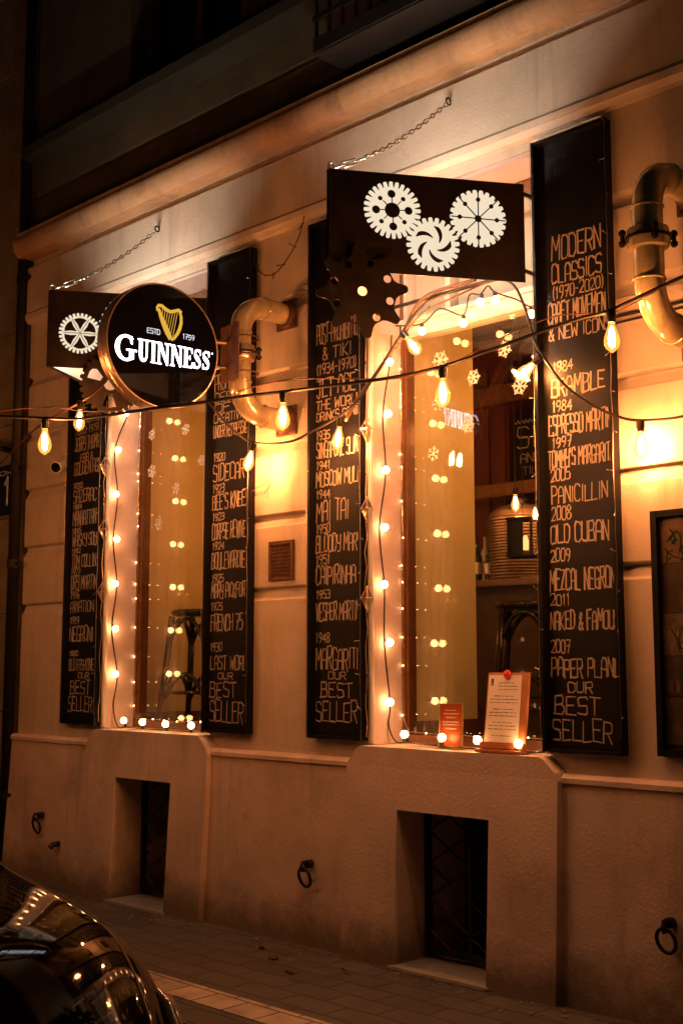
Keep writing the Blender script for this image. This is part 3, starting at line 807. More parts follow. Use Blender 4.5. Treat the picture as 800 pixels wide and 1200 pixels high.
# ================================================================== COCKTAIL BOARDS
BOARD_TEXT = [
    [('PRE', -7.327, 3.27, 3.32),
     ('PROHIBITION', -7.334, 3.191, 3.253),
     ('(1880-1919)', -7.298, 3.119, 3.172),
     ('JERRY THOMAS', -7.336, 3.002, 3.094),
     ('ERA &', -7.213, 2.926, 2.975),
     ('GOLDEN AGE', -7.327, 2.831, 2.922),
     ('1830', -7.321, 2.739, 2.776),
     ('SAZERAC', -7.317, 2.636, 2.721),
     ('1884', -7.314, 2.594, 2.624),
     ('MANHATTAN', -7.31, 2.479, 2.576),
     ('1895', -7.305, 2.422, 2.458),
     ('WHISKY SOUR', -7.313, 2.333, 2.414),
     ('1882', -7.298, 2.288, 2.318),
     ('TOM COLLINS', -7.305, 2.187, 2.27),
     ('1922', -7.291, 2.127, 2.18),
     ('DRY MARTINI', -7.303, 2.033, 2.122),
     ('1916', -7.294, 1.974, 2.024),
     ('AVIATION', -7.29, 1.879, 1.95),
     ('1919', -7.285, 1.797, 1.844),
     ('NEGRONI', -7.291, 1.68, 1.777),
     ('1880', -7.284, 1.581, 1.613),
     ('OLD FASHIONED', -7.301, 1.485, 1.558),
     ('OUR', -7.171, 1.431, 1.465),
     ('BEST', -7.262, 1.323, 1.41),
     ('SELLER', -7.283, 1.207, 1.303)],
    [('PROHIBITION', -5.747, 3.186, 3.283),
     ('DECADE', -5.745, 3.111, 3.17),
     ('OF', -5.744, 3.047, 3.1),
     ('CREATIVITY', -5.751, 2.984, 3.037),
     ('UNDER REPRESSION', -5.757, 2.892, 2.964),
     ('1920', -5.746, 2.746, 2.792),
     ('SIDECAR', -5.752, 2.624, 2.725),
     ('1923', -5.75, 2.553, 2.603),
     ("BEE'S KNEES", -5.757, 2.452, 2.541),
     ('1923', -5.747, 2.383, 2.425),
     ('CORPSE REVIVER', -5.761, 2.269, 2.363),
     ('1924', -5.747, 2.206, 2.248),
     ('BOULEVARDIER', -5.757, 2.089, 2.183),
     ('1925', -5.747, 2.01, 2.054),
     ('MARY PICKFORD', -5.762, 1.916, 2.0),
     ('1925', -5.76, 1.842, 1.887),
     ('FRENCH 75', -5.757, 1.72, 1.813),
     ('1930', -5.763, 1.598, 1.647),
     ('LAST WORD', -5.769, 1.49, 1.569),
     ('OUR', -5.679, 1.434, 1.471),
     ('BEST', -5.757, 1.328, 1.414),
     ('SELLER', -5.779, 1.187, 1.307)],
    [('POST-PROHIBITION', -4.86, 3.303, 3.417),
     ('& TIKI', -4.797, 3.208, 3.277),
     ('(1934-1970)', -4.852, 3.129, 3.188),
     ('JET AGE', -4.852, 3.002, 3.1),
     ('THE WORLD', -4.858, 2.925, 2.978),
     ('DRINKS AGAIN', -4.858, 2.866, 2.91),
     ('1935', -4.844, 2.757, 2.806),
     ('SINGAPORE SLING', -4.864, 2.654, 2.741),
     ('1941', -4.843, 2.593, 2.637),
     ('MOSCOW MULE', -4.856, 2.494, 2.576),
     ('1944', -4.842, 2.43, 2.473),
     ('MAI TAI', -4.856, 2.302, 2.412),
     ('1950', -4.842, 2.235, 2.285),
     ('BLOODY MARY', -4.855, 2.131, 2.219),
     ('1951', -4.844, 2.065, 2.113),
     ('CAIPIRINHA', -4.861, 1.955, 2.048),
     ('1953', -4.84, 1.876, 1.921),
     ('VESPER MARTINI', -4.86, 1.758, 1.85),
     ('1948', -4.846, 1.639, 1.686),
     ('MARGARITA', -4.859, 1.492, 1.606),
     ('OUR', -4.746, 1.44, 1.477),
     ('BEST', -4.805, 1.344, 1.422),
     ('SELLER', -4.845, 1.215, 1.32)],
    [('MODERN', -3.241, 3.411, 3.521),
     ('CLASSICS', -3.245, 3.295, 3.382),
     ('(1970-2020)', -3.242, 3.221, 3.277),
     ('CRAFT MOVEMENT', -3.269, 3.105, 3.2),
     ('& NEW ICONS', -3.267, 3.022, 3.084),
     ('1984', -3.247, 2.87, 2.915),
     ('BRAMBLE', -3.259, 2.754, 2.836),
     ('1984', -3.256, 2.682, 2.73),
     ('ESPRESSO MARTINI', -3.28, 2.572, 2.66),
     ('1997', -3.261, 2.512, 2.56),
     ("TOMMY'S MARGARITA", -3.287, 2.422, 2.499),
     ('2005', -3.274, 2.357, 2.413),
     ('PANICILLIN', -3.272, 2.254, 2.328),
     ('2008', -3.274, 2.175, 2.236),
     ('OLD CUBAN', -3.282, 2.069, 2.154),
     ('2009', -3.284, 1.985, 2.041),
     ('MEZCAL NEGRONI', -3.292, 1.852, 1.946),
     ('2011', -3.292, 1.785, 1.834),
     ('NAKED & FAMOUS', -3.301, 1.674, 1.753),
     ('2007', -3.3, 1.569, 1.625),
     ('PAPER PLANE', -3.305, 1.461, 1.542),
     ('OUR', -3.207, 1.391, 1.435),
     ('BEST', -3.279, 1.292, 1.369),
     ('SELLER', -3.305, 1.177, 1.269)]]
BX = ((-7.315, -6.905), (-5.78, -5.375), (-4.87, -4.465), (-3.32, -2.91))
BLAB = ['tall black cocktail board listing Sazerac to Negroni, under the first gear sign', 'tall black cocktail board listing Sidecar to Last Word, behind the curved brass pipe',
        'tall black cocktail board headed Tiki, listing Singapore Sling to Margarita', 'tall black cocktail board headed Modern Classics, listing Bramble to Paper Plane']
for (xa, xb), lab, lines in zip(BX, BLAB, BOARD_TEXT):
    t = thing('menu_board', lab, 'menu board', ((xa+xb)/2, 0, 1.12), 'cocktail boards flanking the windows')
    z0, z1 = 1.122, 4.0
    D = 0.058; hid = (D-.0125)*abs((xb)/4.6); rt = 0.014
    bm = NB(); box(bm, xa+rt, xb-rt, -0.0125, -0.002, z0+rt, z1-rt); obj('panel', bm, M['board'], t)
    bm = NB()
    box(bm, xa, xa+rt, -D, -.001, z0, z1); box(bm, xb-rt, xb, -D, -.001, z0, z1)
    box(bm, xa+rt, xb-rt, -D+.002, -.001, z0, z0+rt); box(bm, xa+rt, xb-rt, -D+.002, -.001, z1-rt, z1)
    # inner stop bead along the foot
    box(bm, xa+rt, xb-rt, -.018, -.0126, z0+rt, z0+rt+.018)
    obj('rim', bm, M['boardrim'], t)
    bm = NB(); mt = Matrix(((1,0,0,0),(0,0,-1,-0.0128),(0,1,0,0),(0,0,0,1)))
    seen = xb - rt - hid - .010; full = min(xb - rt - .008, seen + .034)
    for s, u0, v0, v1 in lines:
        u0 = max(u0, xa + rt + 0.012)
        n = len(s)
        v1 = v1 - 0.003; v0 = v0 - 0.003
        if s in ('OUR',): u1 = u0 + .13
        elif s == 'BEST': u1 = u0 + .235
        elif s == 'SELLER': u1 = min(seen, u0 + .31)
        elif s.isdigit(): u1 = u0 + .105
        elif s in ('ERA &', 'PRE', 'OF'): u1 = u0 + .15
        elif s == '& TIKI': u1 = u0 + .225
        elif s == 'MAI TAI': u1 = u0 + .25
        elif s in ('NEGRONI', 'AVIATION', 'SAZERAC', 'CAIPIRINHA', 'MODERN', 'CLASSICS', 'FRENCH 75', 'PANICILLIN', 'BRAMBLE', 'MANHATTAN', 'SIDECAR', 'JET AGE', 'OLD CUBAN'): u1 = seen - .01
        elif s.startswith('('): u1 = seen
        else: u1 = full
        big = (v1-v0) > .075
        write(bm, s, u0, u1, v0, v1, .0076 if big else .0062, mt, jit=.055, slant=.02)
    # small doodles
    obj('chalk_lettering', bm, M['chalk'], t)

# wire strings of tiny unlit fairy lights tacked round each board
FL = ['thin wire of tiny fairy lights tacked round the leftmost cocktail board', 'thin wire of tiny fairy lights tacked round the board behind the brass pipe', 'thin wire of tiny fairy lights tacked round the board behind the star gear', 'thin wire of tiny fairy lights tacked round the Modern Classics board']
for (xa, xb), lab in zip(BX, FL):
    t = thing('fairy_light_string', lab, 'fairy lights', (xa, -.08, 1.15), 'fairy lights round the boards')
    P = []
    z = 1.13
    while z < 3.98: P.append((xa-.004+random.uniform(-.004, .003), -.061, z)); z += .09
    x = xa
    while x < xb: P.append((x, -.062, 4.003+random.uniform(0, .004))); x += .08
    z = 3.98
    while z > 1.13: P.append((xb+.003+random.uniform(-.003, .004), -.061, z)); z -= .09
    bm = NB(); tube(bm, P, .0016, 4)
    tips = NB()
    for p in P[::2]:
        d = Vector((random.uniform(-.9, .9), -random.uniform(.1, .7), random.uniform(-.5, .5))).normalized()
        a = Vector(p); b = a + d*random.uniform(.014, .026)
        tube(bm, [a, b], .0014, 4); tube(bm, [b, b + d*.009], .0028, 5)
    tips.free(); obj('wire', bm, M['steel'], t)

# ================================================================== GEAR SIGNS (folded sheet lightboxes, open below and above)
def gear_sign(A, B, Bk, label, kind):
    """apex A, wall ends B (street face) and Bk (rear face)"""
    z0, z1 = 3.29, 3.765
    t = thing('gear_sign', label, 'sign', (A[0], A[1], z0), 'folded gear signs above the windows')
    A = Vector((*A, 0)); B = Vector((*B, 0)); Bk = Vector((*Bk, 0))
    def face(P, Q, n_out, name, th=.006):
        u = (Q-P).normalized(); n = Vector((u.y, -u.x, 0))
        if n.dot(n_out) < 0: n = -n
        Mx = Matrix(((u.x, 0, n.x, P.x), (u.y, 0, n.y, P.y), (0, 1, 0, 0), (0, 0, 0, 1)))   # (u, v, out)
        L = (Q-P).length
        bm = NB(); prism(bm, [(0, z0), (L, z0+.012), (L, z1+.02), (0, z1)], 0, th, Mx)
        # folded hems and screw heads
        prism(bm, [(0, z0), (.014, z0), (.014, z1), (0, z1)], th, th+.004, Mx)
        for k in range(5):
            for uu in (.03, L-.03):
                lathe(bm, [(.006, 0), (.005, .003), (0, .004)], Mx @ T(uu, z0+.05+k*.09, th), 8)
        o = obj(name, bm, M['iron'], t)
        bm = NB(); prism(bm, [(.012, z0+.012), (L-.02, z0+.022), (L-.02, z1+.005), (.012, z1-.012)], -.006, -.002, Mx)
        obj('lining', bm, M['whitein'], o)
        return Mx, L, th
    side = (B - Bk)
    Mx, L, th = face(A, B, side, 'street_face')
    Mk, Lk, thk = face(A, Bk, -side, 'rear_face')
    mid = (B+Bk)/2
    q = A + (mid-A)*0.22
    bm = NB(); tube(bm, [(q.x-.07, q.y, 3.60), (q.x+.07, q.y, 3.60)], .018, 8); obj('lamp_tube', bm, M['tube'], t)
    bm = NB()
    tube(bm, [(q.x-.09, q.y, 3.60), (q.x-.071, q.y, 3.60)], .021, 8); tube(bm, [(q.x+.071, q.y, 3.60), (q.x+.09, q.y, 3.60)], .021, 8)
    e1 = A + (B-A)*.22; e2 = A + (Bk-A)*.22
    tube(bm, [(e1.x, e1.y, 3.575), (e2.x, e2.y, 3.575)], .008, 6)
    obj('lamp_holder', bm, M['steel'], t)
    # wall arms
    bm = NB()
    for Q in (B, Bk):
        tube(bm, [(Q.x, Q.y, 3.74), (Q.x, 0.0 if abs(Q.x-mid.x) > .45 else .24, 3.74)], .010, 8)
        tube(bm, [(Q.x, Q.y, 3.36), (Q.x, 0.0 if abs(Q.x-mid.x) > .45 else .24, 3.36)], .010, 8)
    tube(bm, [(B.x, B.y, 3.74), (Bk.x, Bk.y, 3.74)], .010, 8); tube(bm, [(B.x, B.y, 3.36), (Bk.x, Bk.y, 3.36)], .010, 8)
    obj('wall_arm', bm, M['darkiron'], t)
    up = th + .0015
    G = Mx @ T(0, 0, up)
    def lit(loops, depth=.003): return obj('lit_gear', fill2d(loops, depth, G), M['gearlit'], t)
    if kind == 'three':
        c = (.30, 3.594); r = .137
        lp = [gear_outline(*c, r*.80, r, 28, .05, .62)] + [circ(*c, r*.27)]
        for k in range(8):
            a = math.pi/4*k+.05; lp.append(circ(c[0]+r*.57*math.cos(a), c[1]+r*.57*math.sin(a), r*(.145 if k % 2 == 0 else .085), 16))
        lit(lp)
        # thin spokes between the holes (metal bridges) show as dark lines
        bm = NB()
        for k in range(8):
            a = math.pi/4*k+.05
            d = Vector((math.cos(a), math.sin(a))); nn = Vector((-d.y, d.x))*.0022
            prism(bm, [tuple(Vector(c)+d*r*.26+nn), tuple(Vector(c)+d*r*.26-nn), tuple(Vector(c)+d*r*.45-nn), tuple(Vector(c)+d*r*.45+nn)], .0016, .0036, G)
        obj('gear_spoke', bm, M['iron'], t)
        c = (.496, 3.447); r = .130
        lp = [gear_outline(*c, r*.82, r, 24, .1, .6)] 
        for k in range(5):
            a0 = 2*math.pi*k/5 + .35
            o1, o2 = [], []
            for s in range(10):
                f = s/9
                rr = r*(.24 + .46*f); aa = a0 + 1.05*f**.8
                wd = (.12 + .30*math.sin(math.pi*min(1, f*.62+.12))) * (1.0 if f < .95 else .8)
                o1.append((c[0]+rr*math.cos(aa-wd*.55), c[1]+rr*math.sin(aa-wd*.55)))
                o2.append((c[0]+rr*math.cos(aa+wd*.55), c[1]+rr*math.sin(aa+wd*.55)))
            lp.append(o1 + o2[::-1])
        lit(lp)
        c = (.720, 3.592); r = .140
        lp = [gear_outline(*c, r*.88, r, 26, .0, .62)] + [circ(*c, r*.13, 20)]
        lit(lp)
        bm = NB()
        for k in range(8):
            a = math.pi/4*k+math.pi/8*0
            d = Vector((math.cos(a), math.sin(a))); nn = Vector((-d.y, d.x))*.0026
            prism(bm, [tuple(Vector(c)+d*r*.10+nn), tuple(Vector(c)+d*r*.10-nn), tuple(Vector(c)+d*r*.97-nn), tuple(Vector(c)+d*r*.97+nn)], .0016, .0036, G)
            lathe(bm, [(0.011, .0017), (.011, .0042), (0, .0042)], G @ T(c[0]+d.x*r*.66, c[1]+d.y*r*.66, 0), 14)
        obj('gear_spoke', bm, M['iron'], t)
        sc, sr, ng = (.15, 3.19), .218, 8
    else:
        c = (.184, 3.506); r = .126
        lp = [gear_outline(*c, r*.83, r, 30, .02, .6)]
        for k in range(6):
            a0 = math.pi/3*k + math.pi/6
            tri = []
            for rr, aa in ((.16, 0), (.46, -.29), (.74, -.44), (.76, -.2), (.765, 0), (.76, .2), (.74, .44), (.46, .29)):
                tri.append((c[0]+r*rr*math.cos(a0+aa), c[1]+r*rr*math.sin(a0+aa)))
            lp.append(tri)
        lit(lp)
        bm = NB()
        for k in range(6):
            a = math.pi/3*k; d = Vector((math.cos(a), math.sin(a))); nn = Vector((-d.y, d.x))*.0018
            f0 = .0 if k % 2 == 0 else .05
            prism(bm, [tuple(Vector(c)+d*r*.02+nn), tuple(Vector(c)+d*r*.02-nn), tuple(Vector(c)+d*r*.8-nn), tuple(Vector(c)+d*r*.8+nn)], .0016, .0034+f0*.004, G)
        obj('gear_spoke', bm, M['iron'], t)
        # arc of tooth slots of a bigger gear
        c = (.62, 3.50); r = .318
        lp = []
        for k in range(15):
            a = math.pi - .95 + k*.135
            d = Vector((math.cos(a), math.sin(a))); n_ = Vector((-d.y, d.x))
            lp.append([tuple(Vector(c) + d*(r+.018*math.cos(q)) + n_*.012*math.sin(q)) for q in [2*math.pi*j/12 for j in range(12)]])
        lp = [l for l in lp if all(z0+.02 < p[1] < z1 for p in l)]
        if lp: lit(lp)
        sc, sr, ng = (.37, 3.196), .185, 26
    # plate gear bolted to the foot of the street face
    Gh = Mx @ T(0, 0, th + .022)
    if kind == 'three':
        o = []
        for k in range(8):
            a = 2*math.pi*k/8 + .12; s = 2*math.pi/8
            for f, rr in ((-.34, .74), (-.22, .80), (-.10, .97), (-.04, 1.0), (.04, 1.0), (.10, .97), (.22, .80), (.34, .74)):
                o.append((sc[0]+sr*rr*math.cos(a+f*s), sc[1]+sr*rr*math.sin(a+f*s)))
        lp = [o, circ(*sc, sr*.105, 18)]
        for k in range(8):
            a = 2*math.pi*k/8+.12+math.pi/8*0
            lp.append(circ(sc[0]+sr*.62*math.cos(a+.39), sc[1]+sr*.62*math.sin(a+.39), sr*.085, 14))
    else:
        lp = [gear_outline(*sc, sr*.90, sr, 26, .0, .6), circ(sc[0]+.0, sc[1], sr*.2, 18)]
        for k in range(3):
            a0 = 2*math.pi*k/3 + .5
            lp.append([(sc[0]+sr*rr*math.cos(a0+aa), sc[1]+sr*rr*math.sin(a0+aa)) for rr, aa in ((.34, -.25), (.34, .25), (.76, .30), (.78, 0), (.76, -.30))])
    obj('hanging_gear', fill2d(lp, .005, Gh), M['iron'], t)
    for du in (-.09, .09):
        bm = NB(); tube(bm, [Mx @ Vector((sc[0]+du, z0+.025, th)), Mx @ Vector((sc[0]+du, z0+.025, th+.024))], .008, 8)
        obj('bolt', bm, M['steel'], t)
    return t
gear_sign((-6.306, -.845), (-5.819, -.025), (-6.793, -.025), 'dark iron folded sign with one backlit gear, behind the round beer sign', 'one')
gear_sign((-3.822, -.92), (-3.335, -.10), (-4.309, -.10), 'dark iron folded sign with three backlit gears and a star gear below', 'three')

# chains from the signs' outer edge up to the frieze
def chain(P, Q, name, label):
    P = Vector(P); Q = Vector(Q)
    t = thing(name, label, 'chain', tuple(Q), 'support chains of the gear signs')
    bm = NB()
    d = (Q-P); L = d.length; d.normalize()
    s = d.cross(Vector((1, 0, 0))).normalized(); r2 = d.cross(s)
    k = 0; pos = .26
    while pos < L-.03:
        a, b = (s, r2) if k % 2 else (r2, s)
        c = P + d*pos - Vector((0, 0, .05*math.sin(math.pi*pos/L)))
        pts = [c + d*(.021*math.cos(q)) + a*(.010*math.sin(q)) for q in [2*math.pi*j/10 for j in range(10)]]
        tube(bm, pts, .0036, 5, closed=True)
        pos += .033; k += 1
    obj('links', bm, M['steel'], t, smooth=True)
    bm = NB()
    # turnbuckle and hooks at the sign end
    p0 = P + d*.03; p1 = P + d*.26 - Vector((0, 0, .035))
    for off in (-.012, .012): tube(bm, [p0+(p1-p0)*.3+s*off, p0+(p1-p0)*.75+s*off], .0045, 6)
    tube(bm, [p0, p0+(p1-p0)*.35], .005, 6); tube(bm, [p0+(p1-p0)*.7, p1], .005, 6)
    tube(bm, [P + Vector((0, .02*math.cos(q), .015+.02*math.sin(q))) for q in [2*math.pi*j/12 for j in range(12)]], .005, 6, closed=True)
    obj('turnbuckle', bm, M['steel'], t, smooth=True)
    bm = NB(); tube(bm, [Q + Vector((0, -.012+.018*math.cos(q), -.006+.018*math.sin(q))) for q in [2*math.pi*j/12 for j in range(12)]], .0045, 6, closed=True)
    tube(bm, [Q, Q+Vector((0, .06, 0))], .006, 6); obj('wall_eye', bm, M['darkiron'], t, smooth=True)
chain((-6.306, -.83, 3.765), (-6.306, -.05, 4.36), 'support_chain', 'steel chain holding the one gear sign up to the frieze')
chain((-3.822, -.905, 3.765), (-3.822, -.05, 4.39), 'support_chain', 'steel chain holding the three gear sign up to the frieze')

# ================================================================== BRASS PIPES
def wall_pipe(x, zt, zb, out, label, plate=False):
    t = thing('wall_pipe', label, 'pipe', (x, 0, zb), 'brass pipe loops on the wall')
    r = .062; br = .17
    P = [(x, .02, zt)]
    P += [(x, -.02-(out-br-.02)*k/3, zt) for k in range(4)]
    P += [(x, -(out-br) - br*math.sin(a), zt-br+br*math.cos(a)) for a in [math.pi/2*k/8 for k in range(1, 9)]]
    P += [(x, -out, zt-br-(zt-zb-2*br)*k/4) for k in range(1, 4)]
    P += [(x, -(out-br) - br*math.cos(a), zb+br-br*math.sin(a)) for a in [math.pi/2*k/8 for k in range(0, 9)]]
    P += [(x, -.02, zb), (x, .02, zb)]
    bm = NB(); tube(bm, P, r, 20, caps=False)
    for cz in (zt-br, zb+br): tube(bm, [(x+(r+.002)*math.cos(a), -out+(r+.002)*math.sin(a), cz) for a in [2*math.pi*k/20 for k in range(20)]], .005, 6, closed=True)
    for cz in (zt, zb): tube(bm, [(x+(r+.002)*math.cos(a), -(out-br), cz+(r+.002)*math.sin(a)) for a in [2*math.pi*k/20 for k in range(20)]], .005, 6, closed=True)
    obj('pipe', bm, M['brass'], t, smooth=True)
    for z in (zt, zb):
        bm = NB(); box(bm, x-.085, x+.085, -.014, -.001, z-.085, z+.085, bev=.003); lathe(bm, [(.078, .0), (.078, .03), (.064, .034)], axis_m((x, -.012, z), (0, -1, 0)), 20)
        for sx in (-1, 1):
            for sz in (-1, 1): lathe(bm, [(.010, 0), (.008, .008), (0, .009)], axis_m((x+sx*.068, -.014, z+sz*.068), (0, -1, 0)), 6)
        obj('wall_plate', bm, M['rust'], t)
    zc = (zt+zb)/2 + .02
    bm = NB(); mt = T(x, -out, zc)
    lathe(bm, [(.063, -.045), (.082, -.04), (.088, -.012), (.088, .012), (.082, .04), (.063, .045)], mt, 22); obj('coupling', bm, M['copper' if plate else 'brass'], t, auto=True)
    bm = NB(); lathe(bm, [(.09, -.007), (.095, -.006), (.095, .006), (.09, .007)], mt, 22)
    for k in range(4):
        a = math.pi/4 + math.pi/2*k
        bx, by = x+.105*math.cos(a), -out+.105*math.sin(a)
        tube(bm, [(bx, by, zc-.035), (bx, by, zc+.035)], .010, 6); tube(bm, [(bx, by, zc-.028), (bx, by, zc-.014)], .017, 6); tube(bm, [(bx, by, zc+.014), (bx, by, zc+.028)], .017, 6)
    obj('coupling_bolts', bm, M['darkiron'], t)
    return t
wall_pipe(-5.10, 3.53, 2.905, .36, 'brass pipe loop coming out of the wall behind the round beer sign', True)
wall_pipe(-2.50, 3.53, 2.885, .40, 'brass pipe loop on the wall past the Modern Classics board')

# ================================================================== ROUND BEER SIGN
FX = -5.10; CY, CZ, RR = -0.875, 3.183, 0.338
rs = thing('round_beer_sign', 'round black illuminated beer sign with gold harp and white lettering', 'sign', (FX-.065, CY, CZ))
mx = Matrix.Translation((FX-.10, CY, CZ)) @ Matrix(((0,0,1,0),(1,0,0,0),(0,1,0,0),(0,0,0,1)))
bm = NB(); lathe(bm, [(RR-.010, .004), (RR-.008, .0), (RR, .004), (RR, .046), (RR-.004, .05), (RR, .053), (RR, .096), (RR-.004, .102), (RR-.009, .102), (RR-.010, .099)], mx, 72)
obj('rim', bm, M['copper'], rs, auto=True)
bm = NB(); lathe(bm, [(0, .002), (RR-.0105, .002), (RR-.0105, .0985), (0, .099)], mx, 72); face = obj('face', bm, M['signface'], rs, auto=True)
LM = T(FX - .10 + .0995, 0, 0) @ YZX
_k = [0]
def plate(bm, poly):
    poly = [(CY-.0 + (p[0]+.872)*.93 + .004, CZ + (p[1]-CZ)*.97) for p in poly]
    _k[0] = (_k[0] + 1) % 9
    prism(bm, poly, 0, .0016 + _k[0]*.00012, LM)
def letters(bm):
    # letter box: u (y), v (z)
    base = lambda u: 3.090 + .014*((u+.875)/.3)*.6 + .0
    top = lambda u: 3.198 + .0*(u)
    def P(u0, wd, pts):   # unit letter -> world, baseline bowed slightly
        o = []
        for a, b in pts:
            u = u0 + a*wd; lo = 3.089 + .012*((u+.62)/.25 if u > -.87 else -1) ; hi = 3.199 - .004*abs(u+.87)/.3
            o.append((u, lo + b*(hi-lo)))
        return o
    def band(cx, cy_, rx, ry, tx, ty, a0, a1, n=16):
        out, inn = [], []
        for k in range(n+1):
            a = a0 + (a1-a0)*k/n
            out.append((cx+rx*math.cos(a), cy_+ry*math.sin(a))); inn.append((cx+(rx-tx)*math.cos(a), cy_+(ry-ty)*math.sin(a)))
        return out + inn[::-1]
    def R4(x0, x1, y0, y1): return [(x0, y0), (x1, y0), (x1, y1), (x0, y1)]
    def serif(x0, x1, y, up):   # flared serif
        s = .035 if up else -.035
        return [(x0, y), (x1, y), (x1-.02, y+s), ((x0+x1)/2+.09, y+s*2.6), ((x0+x1)/2-.09, y+s*2.6), (x0+.02, y+s)]
    # G (taller, drops below the baseline)
    def PG(pts): return [(-1.182 + a*.135, 3.066 + b*.138) for a, b in pts]
    for q in (band(.50, .5, .50, .52, .20, .10, R(48), R(312), 26), R4(.66, .86, .08, .44), R4(.52, 1.0, .40, .47), [(.70, .98), (.78, .98), (.80, .66), (.70, .72)], [(.60, .0), (.86, .12), (.86, .2), (.66, .14)]):
        plate(bm, PG(q))
    w_ = {'U': .098, 'I': .042, 'N': .102, 'E': .078, 'S': .066}; w_ = {k: v*.785 for k, v in w_.items()}
    u = -1.043
    for c in 'UINNESS':
        wd = w_[c]; g = []
        if c == 'U':
            g = [R4(.14, .40, .30, 1), R4(.70, .82, .30, 1), serif(0, .54, 1, False), serif(.56, .98, 1, False),
                 [(.14, .32)] + [(.48-.34*math.cos(a), .30-.32*math.sin(a)) for a in [math.pi*k/14 for k in range(1, 14)]] + [(.82, .32), (.70, .32)] + [(.55+.15*math.cos(a), .30-.20*math.sin(a)) for a in [math.pi*k/10 for k in range(1, 10)]] + [(.40, .32)]]
        elif c == 'I':
            g = [R4(.22, .80, .04, .96), serif(0, 1, 1, False), serif(0, 1, 0, True)]
        elif c == 'N':
            g = [R4(.12, .24, .04, 1), R4(.78, .90, -.02, .96), [(.06, 1), (.36, 1), (.90, -.02), (.78, -.02), (.74, .06)], serif(0, .38, 0, True), serif(.62, 1.02, 1, False), serif(-.04, .34, 1, False)]
        elif c == 'E':
            g = [R4(.12, .44, .04, .96), R4(.0, .95, .92, 1), R4(.0, .98, 0, .08), R4(.4, .74, .47, .55), [(.84, .94), (.95, .94), (.95, .72), (.89, .74)], [(.86, .06), (.98, .06), (1.0, .30), (.93, .27)], [(.68, .40), (.75, .40), (.75, .62), (.68, .62)]]
        else:
            cl = [(.88, .80), (.70, .95), (.42, .96), (.20, .84), (.20, .68), (.40, .57), (.62, .47), (.80, .34), (.78, .16), (.56, .04), (.28, .06), (.10, .22)]
            wdt = [.07, .08, .09, .16, .22, .27, .27, .22, .16, .09, .08, .07]
            L_, R_ = [], []
            for i, p in enumerate(cl):
                a = Vector(cl[max(0, i-1)]); b = Vector(cl[min(len(cl)-1, i+1)]); d = (b-a).normalized(); n_ = Vector((-d.y, d.x))
                L_.append(tuple(Vector(p)+n_*wdt[i]*.5)); R_.append(tuple(Vector(p)-n_*wdt[i]*.5))
            g = [[L_[i], L_[i+1], R_[i+1], R_[i]] for i in range(len(cl)-1)]
            g += [[(.80, .99), (.90, .99), (.92, .70), (.84, .72)], [(.06, .01), (.15, .01), (.17, .28), (.07, .30)]]
        for q in g: plate(bm, P(u, wd, q))
        u += wd + .0062
    # registered-mark dot
    plate(bm, circ(-.556, 3.188, .004, 10))
bm = NB(); letters(bm)
sm = T(FX - .10 + .0997, 0, 0) @ YZX
obj('sign_lettering', bm, M['signwhite'], rs)
bm = NB()
for s, u0, u1 in (("ESTD", -.975, -.900), ("1759", -.760, -.690)):
    write(bm, s, u0, u1, 3.238 if s == "ESTD" else 3.241, 3.264 if s == "ESTD" else 3.267, .0030, sm, jit=0, hgt=.0008)
obj('small_lettering', bm, M['signsmall'], rs)
# harp: curved neck, fore-pillar, soundboard, strings
hb = NB()
def hp(a, b): return (-.925 + a*.165, 3.222 + b*.185)
def harp_band(cl, wd):
    cl = [Vector(hp(*c)) for c in cl]
    L_, R_ = [], []
    for i, p in enumerate(cl):
        d = (cl[min(len(cl)-1, i+1)]-cl[max(0, i-1)]).normalized(); n_ = Vector((-d.y, d.x))
        L_.append(tuple(p+n_*wd[i])); R_.append(tuple(p-n_*wd[i]))
    for i in range(len(cl)-1): plate(hb, [L_[i], L_[i+1], R_[i+1], R_[i]])
harp_band([(.02, .80), (.0, .90), (.06, .98), (.18, .98), (.34, .90), (.52, .85), (.70, .90), (.86, .96), (.98, .90)], [.006, .007, .008, .010, .010, .009, .009, .008, .005])
harp_band([(.88, .94), (.95, .78), (.96, .58), (.90, .38), (.80, .20), (.68, .06), (.58, .0)], [.006, .008, .009, .010, .009, .008, .006])
harp_band([(.06, .88), (.16, .66), (.28, .44), (.42, .22), (.56, .02)], [.008, .012, .015, .017, .013])
for k in range(7):
    f = k/6
    a = Vector(hp(.22+.60*f, .93-.07*math.sin(math.pi*f))); b = Vector(hp(.20+.44*f, .62-.50*f))
    d = (b-a).normalized(); n_ = Vector((-d.y, d.x))*.0013
    plate(hb, [tuple(a+n_), tuple(a-n_), tuple(b-n_), tuple(b+n_)])
obj('harp_emblem', hb, M['signgold'], rs)
bm = NB()
for z in (3.275, 3.135):
    tube(bm, [(FX-.065, CY+RR-.01, z), (FX-.03, -.42, z)], .012, 8)
    tube(bm, [(FX-.065, CY+RR+.015, z), (FX-.065, CY+RR-.005, z)], .022, 10)
obj('bracket_arm', bm, M['copper'], rs)
bm = NB(); box(bm, FX-.10, FX+.075, -.462, -.448, 3.055, 3.375, bev=.004)
for z in (3.10, 3.2, 3.30):
    tube(bm, [(FX+.066*math.cos(a), -.36+.078*math.sin(a)-.0, z+.012) for a in [2*math.pi*k/20 for k in range(20)]], .004, 5, closed=True)
obj('pipe_clamp_plate', bm, M['rust'], rs)

rs.rotation_euler = (0, 0, R(-7))

